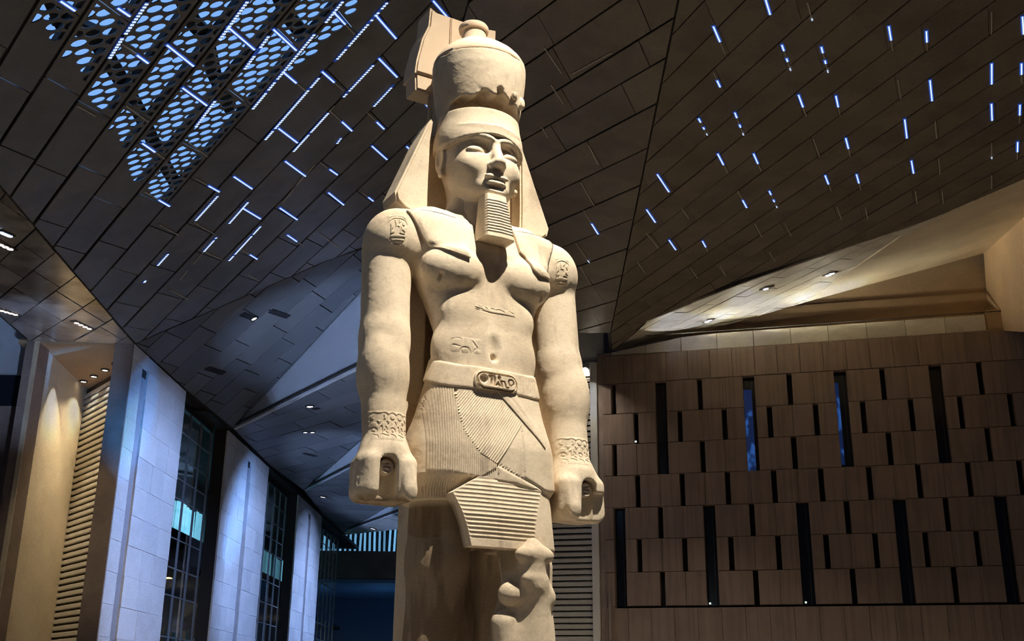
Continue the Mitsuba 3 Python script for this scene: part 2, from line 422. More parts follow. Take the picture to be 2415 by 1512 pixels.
def drape(poly, field, thick, step=.03, lift=lambda x, z: 0, back=.10, round_=.03, taper=False):
    """a carved layer that follows the front of the body inside a polygon of (x, z)"""
    p = sg.Polygon(poly)
    x0, z0, x1, z1 = p.bounds
    edge = np.array([p.exterior.interpolate(t).coords[0] for t in np.arange(0, p.length, step)])
    inner = p.buffer(-step * .7)
    gx, gz = np.meshgrid(np.arange(x0, x1, step), np.arange(z0, z1, step))
    import shapely
    g = np.stack([gx.ravel(), gz.ravel()], 1)
    g = g[shapely.contains_xy(inner, g[:, 0], g[:, 1])]
    P = np.vstack([edge, g])
    from scipy.spatial import Delaunay
    tri = Delaunay(P).simplices
    c = P[tri].mean(1)
    tri = tri[shapely.contains_xy(p.buffer(1e-4), c[:, 0], c[:, 1])]
    a, b, d = P[tri[:, 0]], P[tri[:, 1]], P[tri[:, 2]]
    area = (b[:, 0] - a[:, 0]) * (d[:, 1] - a[:, 1]) - (b[:, 1] - a[:, 1]) * (d[:, 0] - a[:, 0])
    tri = np.where((area > 0)[:, None], tri, tri[:, ::-1])[np.abs(area) > 1e-8]
    surf = field.front(P[:, 0], P[:, 1])
    dist = shapely.distance(p.exterior, shapely.points(P))
    t = thick * (1 - .35 * np.exp(-(dist / round_) ** 2)) + lift(P[:, 0], P[:, 1])
    if taper:
        t = thick * (1 - np.exp(-(dist / round_) ** 2)) - .004 + lift(P[:, 0], P[:, 1]) * np.clip(dist / .02, 0, 1)
    n, m = len(P), len(edge)
    V = np.vstack([np.stack([P[:, 0], surf - t, P[:, 1]], 1), np.stack([P[:m, 0], surf[:m] + back, P[:m, 1]], 1)])
    i = np.arange(m)
    j = (i + 1) % m
    ccw = sg.LinearRing(edge).is_ccw
    side = np.vstack([np.stack([i, i + n, j], 1), np.stack([j, i + n, j + n], 1)])
    if not ccw:
        side = side[:, ::-1]
    F = np.vstack([tri, side])
    ok = surf < surf.min() + .45
    ok = np.r_[ok, ok[:m]]
    return V, F[ok[F].all(1)]


LAP = [(.46, 8.0), (1.05, 8.03), (1.22, 7.95), (1.14, 7.80), (1.02, 7.60), (.90, 7.44), (.76, 7.36), (.60, 7.31), (.42, 7.28), (.43, 7.50), (.45, 7.75)]
LAP2 = [(.44, 8.02), (1.10, 8.05), (1.12, 7.95), (1.00, 7.6), (.98, 7.35), (.94, 7.28), (.68, 7.25), (.58, 7.32), (.54, 7.55), (.46, 7.62)]
spart('head_cloth__lappet', drape([(-a, b) for a, b in LAP], B, .075, .03), smooth=40)
spart('head_cloth__lappet', drape(LAP2, B, .075, .03), smooth=40)

# ---- false beard
def beard_mesh():
    rows, V, F = 46, [], []
    for i in range(rows):
        t = i / (rows - 1)
        z = 8.345 - .705 * t
        hw = .17 + .07 * t
        yf, yb = -.625 - .145 * t, -.40 - .03 * t
        rid = .013 * (math.sin(i * 2 * math.pi / 3) > 0) if 5 < i < 43 else 0
        for a, b in ((-hw, yb), (-hw, yf + .05), (-hw * .85, yf - rid), (0, yf - .02 - rid), (hw * .85, yf - rid), (hw, yf + .05), (hw, yb)):
            V.append((a, b, z))
    n = 7
    for i in range(rows - 1):
        for j in range(n - 1):
            a = i * n + j
            F += [(a, a + n, a + 1), (a + 1, a + n, a + n + 1)]
    b0 = (rows - 1) * n
    F += [(b0, b0 + j + 1, b0 + j) for j in range(1, n - 1)]
    F += [(0, j, j + 1) for j in range(1, n - 1)]
    V = np.array(V)
    F = np.array(F)
    return V, F[:, ::-1]


spart('beard', beard_mesh(), smooth=35, label='ribbed false beard')
bp = Field((-.3, -.75, 7.5), (.3, 0, 8.5), .03)
bp.box((-.10, -.50, 7.72), (.10, -.1, 8.4), .03)
spart('beard__support', bp.mesh())

# ---- crown
Cr = Field((-.95, -1.0, 9.45), (.95, 1.0, 10.85), .0165)
Cr.loft([(9.5, .585, .585, 0), (9.75, .605, .605, 0), (10.1, .665, .665, 0), (10.45, .705, .705, 0), (10.66, .71, .71, 0)])
Cr.cut(lambda x, y, z: np.maximum(z - (9.965 - .35 * np.clip(np.abs(x + .02) - .2, 0, 1) + .03 * np.sin(x * 23) + .0 * y), -.585 - (z - 9.5) * .12 - y * 1.0 - .0), (-.6, -.9, 9.4), (.62, -.3, 10.1), .03)
for c, r in (((-.30, -.66, 9.98), (.07, .09, .05)), ((.02, -.68, 10.02), (.055, .14, .06)), ((.30, -.62, 9.95), (.08, .14, .13)), ((.05, -.68, 9.93), (.09, .12, .07)), ((.36, -.60, 9.82), (.09, .14, .10))):
    Cr.ball(c, r, .02, cut=True)
Cr.ball((.26, -.64, 10.0), (.035, .05, .07), .01)
Cr.ball((.475, -.475, 10.0), (.05, .06, .10), .03)
cv, cf = Cr.mesh()
top = cv[:, 2] > 10.55
cv[:, 2] += np.where(top, .07 * (meshkit.fbm(cv * 9, 3) - .75), 0)
spart('crown', (cv, cf), label='tall crown with a weathered broken front')


def lathe(prof, n=64, c=(0, 0)):
    prof = np.array(prof, float)
    a = np.arange(n) / n * 2 * np.pi
    V = np.stack([np.outer(prof[:, 0], np.cos(a)) + c[0], np.outer(prof[:, 0], np.sin(a)) + c[1], np.outer(prof[:, 1], np.ones(n))], -1).reshape(-1, 3)
    F = []
    for i in range(len(prof) - 1):
        for j in range(n):
            k = (j + 1) % n
            F += [(i * n + j, i * n + k, (i + 1) * n + k), (i * n + j, (i + 1) * n + k, (i + 1) * n + j)]
    return V, np.array(F)


dome = [(.66, 10.66, .0), (.695, 10.665, .0), (.70, 10.70, .0), (.665, 10.78, .01), (.60, 10.88, .03), (.50, 10.99, .06), (.39, 11.09, .10), (.29, 11.17, .14), (.215, 11.23, .17), (.195, 11.29, .19), (.19, 11.44, .21), (.192, 11.45, .21), (.225, 11.46, .21), (.235, 11.49, .21), (.235, 11.54, .22), (.215, 11.57, .22), (.001, 11.58, .22)]
dv, df_ = lathe([(r, z) for r, z, c in dome])
dv[:, 1] += np.repeat([c for r, z, c in dome], 64)
spart('crown__bulb', (dv, df_), 'restored_stone', smooth=40, label='smooth restored white crown dome with a knob')
plate = trimesh.util.concatenate([prism([(-.80, 10.72), (.80, 10.72), (.78, 10.95), (.70, 11.35), (.60, 11.62), (.60, 11.93), (.42, 11.90), (-.30, 11.90), (-.46, 11.90), (-.58, 11.96), (-.60, 11.62), (-.70, 11.35), (-.78, 10.95)], .58, 1.05, .03),
                                  prism([(-.76, 10.45), (.76, 10.45), (.78, 10.74), (-.78, 10.74)], .62, .98, .03),
                                  prism([(-.24, 10.7), (-.18, 10.7), (-.18, 11.86), (-.24, 11.86)], .54, .62, .015)])
spart('crown__back_plate', plate, 'restored_stone', smooth=30, label='tall upright slab at the back of the crown')
con = Field((-.6, 0, 9.5), (.6, 1.0, 10.9), .04)
con.box((-.5, .3, 9.6), (.5, .80, 10.75), .05)
spart('crown__back_block', con.mesh(), 'limestone_dark')

# ---- kilt
K = Field((-1.3, -1.25, 3.2), (1.3, .6, 6.15), .0155)
K.loft([(4.3, 1.0, .53, -.24), (4.7, .99, .52, -.25), (5.1, .94, .47, -.27), (5.45, .855, .40, -.28), (5.65, .81, .375, -.285), (5.95, .75, .365, -.285)], p=2.4)
K.cone((-.46, -.10, 4.6), (-.49, -.04, 3.6), .52, .50, .2)
K.cone((.46, -.22, 4.6), (.56, -.40, 3.3), .52, .46, .26)
K.cone((0, -.30, 4.6), (0, -.36, 3.9), .42, .36, .2)
K.cut(lambda x, y, z: z - (4.00 - .58 * np.clip((x + .42) / .28, 0, 1) + 0 * y), (-1.3, -1.2, 3.2), (1.3, .6, 4.2), .03)
K.cut(lambda x, y, z: 0 * x + .0 * y + (5.78 + .20 * np.clip((y + .6) * 2, 0, 1) - z) * 1.0, (-1.3, -1.2, 5.6), (1.3, .6, 6.15))
kv, kf = K.mesh()
# carved line of the overlapping wrap and the hanging sash
line = sg.LineString([(-.57, 5.5), (-.57, 5.32), (-.54, 5.07), (-.47, 4.86), (-.27, 4.6), (.01, 4.455), (.42, 4.29), (.82, 4.14), (1.01, 4.03)])
import shapely
fr = kv[:, 1] < -.05
P2 = shapely.points(kv[:, [0, 2]])
dl = shapely.distance(line, P2)
kv[:, 1] += np.where(fr, .022 * np.exp(-(dl / .018) ** 2), 0)
inside = fr & (kv[:, 2] > 4.03) & (((kv[:, 0] < np.interp(kv[:, 2], [4.03, 4.14, 4.29, 4.455, 4.6, 4.86, 5.07, 5.32, 5.6], [1.01, .82, .42, .01, -.27, -.47, -.54, -.57, -.575]) - .01) & (kv[:, 0] < .0) & (kv[:, 2] < 5.5)) | shapely.contains_xy(sg.Polygon([(-.55, 5.42), (-.52, 5.07), (-.45, 4.87), (-.25, 4.62), (.02, 4.47), (.38, 4.33), (.38, 5.05), (-.02, 5.42)]), kv[:, 0], kv[:, 2]))
kv0 = kv.copy()
kv[:, 1] += np.where(inside, .014, 0)
spart('kilt', (kv, kf), label='finely pleated stone kilt')
fold = sg.LineString([(.12, 5.5), (.66, 4.92)])
spart('kilt__sash', drape([(-.04, 5.52), (.29, 5.50), (.48, 5.26), (.66, 5.0), (.765, 4.79), (.74, 4.78), (.5, 5.0)], K, .030, .02, lift=lambda x, z: -.008 * np.exp(-(shapely.distance(fold, shapely.points(np.stack([x, z], 1))) / .012) ** 2)), smooth=40, label='narrow folded sash hanging slantwise from the belt')

# real pleats: rows of narrow overlapping facets laid over the kilt
edge_z, edge_x = np.array([5.6, 5.32, 5.07, 4.86, 4.6, 4.455][::-1]), np.array([-.575, -.57, -.54, -.47, -.27, .01][::-1])


def pleat_rows(x_of, rows, prof, z0_of, z1_of, nz):
    V, F, n = [], [], len(prof)
    for k in rows:
        zs0, zs1 = z0_of(k), z1_of(k)
        if zs1 - zs0 < .03:
            continue
        b = len(V)
        Z = np.linspace(zs0, zs1, nz)
        for z in Z:
            for u, h in prof:
                V.append((x_of(k + u, z), h, z))
        for i in range(nz - 1):
            for j in range(n - 1):
                a = b + i * n + j
                F += [(a, a + 1, a + n), (a + 1, a + n + 1, a + n)]
    V = np.array(V)
    y = K.front(V[:, 0], V[:, 2])
    out = np.stack([V[:, 0], y + .006 - V[:, 1], V[:, 2]], 1)
    F = np.array(F)
    return out, F[(y < .1)[F].all(1)]


PROF = [(0.0, -.006), (.10, .001), (.35, .007), (.80, .010), (.93, .009), (1.0, -.006)]
PW = .0285
ks = np.arange(-32, 1)
xl = lambda k, z: k * PW + (.02 * (z - 4.6)) * (k / 33.0)
hem_z = lambda x: 4.005 if x < -.42 else 4.005 + .33 * np.interp(x, [-.64, -.02], [0, 1])
left_top = lambda k: 5.44 + .10 * min(1, max(0, (abs(k * PW) - .3) / .5)) if k * PW < -.575 else float(np.interp(k * PW, edge_x[::-1], edge_z[::-1])) - .02
spart('kilt__pleats', pleat_rows(xl, ks, PROF, lambda k: max(4.005, 4.06 + .62 * (k * PW + .64)) if k * PW > -.64 else 4.005, left_top, 40), smooth=35, label='fine upright pleats of the kilt')
fan_x = lambda c, z: -.57 + c * .036 + .80 * (z - 5.46) * (1 - .12 * c * .036)


def fan_bottom(c):
    z = np.linspace(5.45, 4.2, 260)
    x = fan_x(c + .5, z)
    ed = np.interp(z, np.r_[4.03, 4.14, 4.29, edge_z], np.r_[1.01, .82, .42, edge_x])
    bad = np.nonzero(x < ed + .012)[0]
    return float(z[bad[0]]) if len(bad) else 4.2


def fan_top(c):
    z = np.linspace(4.2, 5.43, 260)
    x = fan_x(c + .5, z)
    sash_x = np.interp(z, [4.8, 5.5], [.75, -.04])
    ok = (x < sash_x - .02) & (x < .5)
    return float(z[ok][-1]) if ok.any() else 4.2


spart('kilt__pleats', pleat_rows(fan_x, np.arange(1, 34), [(u, h * (.9)) for u, h in PROF], fan_bottom, fan_top, 34), smooth=35, label='slanting fan pleats of the kilt')


# ---- belt with cartouche
Bt = Field((-1.1, -1.0, 5.3), (1.1, .5, 6.2), .0155)
Bt.loft([(5.3, .91, .44, -.28), (5.6, .85, .405, -.285), (6.0, .745, .375, -.285), (6.2, .73, .39, -.28)], p=2.4)
Bt.cut(lambda x, y, z: z - (5.46 + .30 * np.clip(y + .60, 0, .5) + 0 * x), (-1.1, -1, 5.2), (1.1, .5, 5.95), .03)
Bt.cut(lambda x, y, z: 0 * x - z + (5.78 + .36 * np.clip(y + .60, 0, .5)), (-1.1, -1, 5.5), (1.1, .5, 6.25), .03)
bv, bf = Bt.mesh()
front = bv[:, 1] < -.25
ribs = np.abs(((bv[:, 0] - .36) / .035) % 1 - .5)
bv[:, 1] += np.where(front & (bv[:, 0] > .36) & (bv[:, 2] < 5.74), .006 * (ribs < .25), 0)
spart('belt', (bv, bf), label='plain broad belt, ribbed on one side')


def stroke_field(P, strokes):
    """strokes: ('l', pts, width) or ('e', cx, cz, rx, rz, width[, 'fill']); returns 0..1 depth mask"""
    m = np.zeros(len(P))
    pts = shapely.points(P)
    for s in strokes:
        if s[0] == 'l':
            d, w = shapely.distance(sg.LineString(s[1]), pts), s[2]
        else:
            q = np.hypot((P[:, 0] - s[1]) / s[3], (P[:, 1] - s[2]) / s[4])
            d, w = np.abs(q - 1) * min(s[3], s[4]), s[5]
            if len(s) > 6:
                d = np.where(q < 1, 0, d)
        m = np.maximum(m, np.clip(1.5 - d / w * 1.5 + .0, 0, 1))
    return m


def ring_path(cx, cz, hw, hh, n=10):
    """outline of a cartouche: a rectangle with round ends along its longer side"""
    return list(sg.Polygon([(cx - hw, cz - hh), (cx + hw, cz - hh), (cx + hw, cz + hh), (cx - hw, cz + hh)]).buffer(-min(hw, hh) * .98).buffer(min(hw, hh) * .98, quad_segs=8).exterior.coords)


def relief(poly, field, strokes, thick, depth, step=.011, round_=.035, taper=True):
    return drape(poly, field, thick, step, lift=lambda x, z: -depth * stroke_field(np.stack([x, z], 1), strokes), back=.04, round_=round_, taper=taper)


belt_glyphs = [('l', ring_path(0, 5.585, .295, .105), .014), ('e', -.205, 5.60, .042, .042, .02, 'fill'), ('e', .205, 5.60, .040, .040, .012), ('l', [(-.10, 5.53), (-.09, 5.62), (-.13, 5.65)], .016), ('l', [(-.11, 5.655), (-.06, 5.66)], .018),
               ('l', [(-.05, 5.52), (-.045, 5.64)], .015), ('l', [(-.02, 5.53), (.0, 5.57), (.03, 5.53)], .015), ('e', .02, 5.645, .016, .016, .01, 'fill'), ('l', [(.06, 5.52), (.06, 5.60), (.10, 5.60), (.12, 5.53)], .011), ('l', [(.13, 5.52), (.16, 5.52)], .012), ('l', [(.03, 5.62), (.06, 5.55)], .012)]
spart('belt__cartouche', relief([(a, b) for a, b in ring_path(0, 5.585, .33, .135)], Bt, belt_glyphs, .055, .05, step=.007, round_=.02, taper=False), smooth=35, label='oval name ring cut with signs on the belt')

# ---- apron with horizontal pleats
def apron_mesh():
    Z = np.arange(3.40, 4.475, .009)
    L = lambda z: np.interp(z, [3.40, 3.65, 3.85, 4.06, 4.45], [-.40, -.46, -.53, -.63, -.02])
    R = lambda z: np.interp(z, [3.40, 3.73, 4.16, 4.45], [.49, .51, .63, .0])
    V, F, n = [], [], 41
    for z in Z:
        l, r = L(z), max(R(z), L(z) + .02)
        sx = np.linspace(l, r, n)
        base = np.interp(z, [3.4, 3.8, 4.2, 4.45], [-.885, -.865, -.80, -.735]) + .06 * np.minimum(sx / .6, 0) ** 2
        tri = abs(((z - 3.47) / .0545) % 1 - .5) * 2
        rid = .013 * (tri ** 1.3 - .5) if z > 3.49 else 0
        edge = np.minimum(1, np.minimum(sx - l, r - sx) / .025)
        for i in range(n):
            V.append((sx[i], base[i] - rid * edge[i], z))
        # turn the edges back to the kilt
    m = len(Z)
    for i in range(m - 1):
        for j in range(n - 1):
            a = i * n + j
            F += [(a, a + 1, a + n), (a + 1, a + n + 1, a + n)]
    V = np.array(V)
    k = len(V)
    loop = [j for j in range(n)] + [i * n + n - 1 for i in range(1, m)] + [(m - 1) * n + j for j in range(n - 2, -1, -1)] + [i * n for i in range(m - 2, 0, -1)]
    bk = V[loop] + np.array([0, .22, 0])
    V = np.vstack([V, bk])
    q = len(loop)
    for i in range(q):
        j = (i + 1) % q
        F += [(loop[i], k + i, loop[j]), (loop[j], k + i, k + j)]
    return V, np.array(F)


spart('apron', apron_mesh(), smooth=30, label='projecting apron panel with horizontal ribs')

# ---- carved bands and name rings
def shift(strokes, dx, dz, sx=1):
    o = []
    for s in strokes:
        if s[0] == 'l':
            o.append(('l', [(sx * a + dx, b + dz) for a, b in s[1]], s[2]))
        else:
            o.append(('e', sx * s[1] + dx, s[2] + dz, *s[3:]))
    return o


shoulder_glyphs = [('l', ring_path(0, -.02, .115, .185), .012), ('l', [(-.09, .17), (-.05, .20), (.05, .20), (.09, .17)], .014), ('l', [(-.10, .09), (-.06, .14), (-.05, .02), (-.08, -.02)], .014), ('l', [(.0, .15), (-.02, .06), (.03, .10), (.02, .0)], .013), ('e', .07, .09, .03, .05, .012),
                   ('e', -.02, -.01, .03, .04, .014, 'fill'), ('l', [(-.09, -.08), (-.04, -.06), (.07, -.07)], .013), ('l', [(-.09, -.13), (.08, -.12)], .014), ('l', [(.05, -.02), (.08, -.04)], .012), ('l', [(-.06, -.165), (.06, -.165)], .010)]
spart('name_ring', relief(list(sg.box(-1.52, 7.33, -1.22, 7.85).buffer(-.02).buffer(.02).exterior.coords), B, shift(shoulder_glyphs, -1.37, 7.60), .014, .034, step=.0062), smooth=35, label='oval name ring carved on the shoulder')
spart('name_ring', relief(list(sg.box(1.10, 7.25, 1.38, 7.74).buffer(-.02).buffer(.02).exterior.coords), B, shift(shoulder_glyphs, 1.24, 7.50), .014, .034, step=.0062), smooth=35, label='oval name ring carved on the shoulder')


def bracelet_glyphs(cx, w):
    o, n = [], 5
    for i in range(n):
        a = cx - w / 2 + w * (i + .5) / n
        o += [('e', a, 4.955, .046, .044, .017), ('l', [(a - .045, 4.86), (a - .02, 4.895), (a + .03, 4.89), (a + .045, 4.85)], .013)]
        o += [('l', [(a - .03, 4.83), (a - .03, 4.76)], .011), ('l', [(a + .02, 4.82), (a + .03, 4.79), (a + .0, 4.77), (a + .03, 4.74)], .011), ('l', [(a - .03, 4.72), (a + .03, 4.70)], .011)] if i % 2 else [('e', a, 4.78, .026, .03, .010), ('l', [(a - .02, 4.72), (a + .02, 4.70), (a + .02, 4.67)], .011)]
    o.append(('e', cx - w * .3, 4.955, .045, .038, .012, 'fill'))
    return o


for q in (-1, 1):
    spart('bracelet', relief([(q * 1.40 - .28, 4.62), (q * 1.40 + .28, 4.62), (q * 1.40 + .29, 5.06), (q * 1.40 - .29, 5.06)], B, bracelet_glyphs(q * 1.40, .54), .014, .036, step=.0058), smooth=35, label='band of carved rings and signs round the wrist')
    st = Field((q * 1.47 - .2, -.85, 4.0), (q * 1.47 + .2, 0, 4.55), .013)
    st.cone((q * 1.47, -.60, 4.31), (q * 1.47, -.2, 4.31), .098, .098)
    st.cut(lambda x, y, z: y + .60 + 0 * x + 0 * z, (q * 1.47 - .2, -.85, 4.0), (q * 1.47 + .2, -.5, 4.55))
    sv, sf = st.mesh()
    g = stroke_field(sv[:, [0, 2]], shift([('l', [(-.04, .04), (.03, .05)], .012), ('l', [(-.04, .0), (.0, .02), (.04, .0)], .012), ('l', [(-.03, -.04), (.03, -.05)], .012)], q * 1.47, 4.31))
    sv[:, 1] += np.where(sv[:, 1] < -.58, .02 * g, 0)
    spart('baton', (sv, sf), label='stub of a short baton held in the fist')
chest = [('l', [(-.28, 6.59), (.33, 6.575)], .010), ('l', [(-.26, 6.665), (-.20, 6.64), (-.15, 6.66), (-.1, 6.635)], .010), ('l', [(-.28, 6.62), (-.18, 6.61)], .009), ('l', [(-.02, 6.65), (.04, 6.64), (.10, 6.65), (.16, 6.63)], .010), ('l', [(.22, 6.66), (.30, 6.63)], .010), ('l', [(.26, 6.78), (.28, 6.72)], .010), ('l', [(.30, 6.70), (.31, 6.66)], .010)]
spart('chest_inscription', relief(list(sg.box(-.32, 6.54, .37, 6.70).exterior.coords), B, chest, .012, .018), smooth=35, label='line of worn signs cut under the chest')
belly = [('l', [(-.62, 6.10), (-.55, 6.16), (-.48, 6.14)], .010), ('l', [(-.58, 6.05), (-.50, 6.04)], .009), ('e', -.42, 5.98, .06, .05, .009), ('l', [(-.32, 6.12), (-.26, 6.04), (-.32, 5.96)], .010), ('l', [(-.22, 6.14), (-.24, 6.02)], .009)]
spart('belly_inscription', relief(list(sg.box(-.64, 5.93, -.18, 6.20).buffer(-.05).buffer(.05).exterior.coords), B, belly, .010, .015), smooth=35, label='faint worn signs beside the navel')
labels['pharaoh_statue'] = {'label': 'colossal pale limestone statue of a standing king with tall crown, false beard and pleated kilt', 'category': 'statue'}
# ------------------------------------------------------------------ surveyed planes of the hall: origin, seam direction, cross direction, outline in metres along them
FACET = {
    'A': {'o': [-16.286, 45.925, 16.0], 'e1': [0.6364, -0.7355, 0.2324], 'e2': [0.6138, 0.6653, 0.4249], 'poly': [(-0.0, 0.0), (14.88, -11.48), (18.65, -14.37), (24.11, -16.1), (29.05, -3.84), (22.27, 0.68), (13.79, 6.34), (5.31, 12.0), (6.2, 10.97), (5.28, 7.26)]},
    'J1': {'o': [4.563, 26.6, 20.2], 'e1': [0.5144, -0.8509, -0.1069], 'e2': [0.8348, 0.5254, -0.1644], 'poly': [(1.39, -6.51), (-6.25, -3.65), (-15.79, -0.07), (-25.34, 3.51), (-32.97, 6.37), (-37.06, 11.02), (-25.03, 16.27), (-15.28, 9.93), (-0.0, 0.0), (1.72, -1.12)]},
    'J2': {'o': [0.0, 0.0, 20.2], 'e1': [0.3594, -0.9332, 0.0], 'e2': [0.9332, 0.3594, -0.0], 'poly': [(-21.28, 13.03), (-23.18, 13.82), (-50.78, 25.2), (-53.7, 26.71), (-50.65, 26.43), (-48.27, 26.07), (-41.93, 27.56), (-35.97, 29.49), (-33.44, 30.36), (-31.48, 30.82), (-28.23, 31.3), (-24.83, 31.44), (-17.23, 23.04)]},
    'B': {'o': [-16.286, 45.925, 16.0], 'e1': [0.5993, -0.7976, -0.0692], 'e2': [0.8004, 0.5987, 0.031], 'poly': [(0.0, 0.0), (16.37, -9.23), (20.53, -11.55), (8.36, -9.34), (1.1, -5.73), (-2.82, -3.66)]},
    'C': {'o': [-16.286, 45.925, 16.0], 'e1': [0.7099, -0.5824, 0.3959], 'e2': [0.512, 0.8129, 0.2777], 'poly': [(0.0, 0.0), (6.71, 5.97), (8.84, 8.76), (10.13, 9.97), (10.39, 9.66), (4.43, 10.86), (-9.26, 13.61), (-4.45, 6.38)]},
    'E': {'o': [-15.889, 62.384, 16.114], 'e1': [0.7829, -0.6188, 0.0645], 'e2': [0.6168, 0.7855, 0.0496], 'poly': [(-0.0, 0.0), (13.26, -2.95), (23.0, -5.11), (21.09, -2.77), (2.02, 8.14), (-11.95, 16.15), (-6.38, 8.06)]},
    'G': {'o': [-15.287, 82.464, 16.144], 'e1': [0.7342, -0.67, -0.1097], 'e2': [0.663, 0.7424, -0.0967], 'poly': [(0.0, 0.0), (14.79, -7.15), (34.47, -16.67), (27.19, -8.88), (4.37, 4.74), (-15.44, 16.57), (-8.18, 8.28)]},
    'I': {'o': [-15.639, 105.112, 16.235], 'e1': [0.6885, -0.7025, -0.18], 'e2': [0.6807, 0.7116, -0.1737], 'poly': [(0.0, 0.0), (20.6, -10.91), (44.09, -23.35), (33.94, -13.45), (-0.78, 0.95)]},
    'K': {'o': [6.975, 54.417, 20.2], 'e1': [0.3027, -0.9497, -0.0799], 'e2': [0.9341, 0.279, 0.2228], 'poly': [(-8.72, 1.73), (-3.82, 0.87), (0.0, -0.0), (6.57, 1.71), (12.11, 4.2), (14.41, 5.37), (16.43, 5.89), (13.0, 5.98), (-0.4, 9.85), (-4.41, 7.49), (-9.81, 3.57)]},
}
FACE = {
    'D': [[-15.89, 62.38, 16.11], [-7.58, 52.18, 20.77], [-3.96, 47.73, 22.8], [-3.75, 47.47, 17.11], [-7.33, 51.87, 16.82]],
    'F': [[-15.29, 82.46, 16.14], [-9.28, 67.53, 16.65], [-1.08, 47.14, 17.33], [-1.02, 46.99, 13.98], [-9.17, 67.25, 15.21]],
    'H': [[-15.64, 105.11, 16.23], [-8.94, 83.05, 15.21], [-1.21, 57.6, 14.01], [-1.18, 57.5, 12.35], [-8.88, 82.88, 14.42]],
    'L': [[16.05, 57.54, 22.43], [16.5, 43.74, 20.49], [17.45, 40.45, 20.2], [19.06, 37.6, 20.2], [20.42, 34.47, 20.2], [23.58, 40.18, 21.95], [23.79, 47.44, 23.13], [26.05, 57.0, 25.26]],
    'M': [[9.78, 62.18, 21.74], [12.78, 61.38, 22.56], [16.84, 60.29, 23.63], [26.4, 57.72, 25.74], [28.59, 57.13, 26.29], [27.89, 57.32, 20.62], [9.75, 62.19, 20.84]],
    'N': [[26.05, 57.0, 25.26], [23.79, 47.44, 23.13], [21.01, 35.71, 20.02], [21.8, 39.06, 14.43], [24.53, 50.57, 18.53], [26.37, 58.35, 21.24]],
}
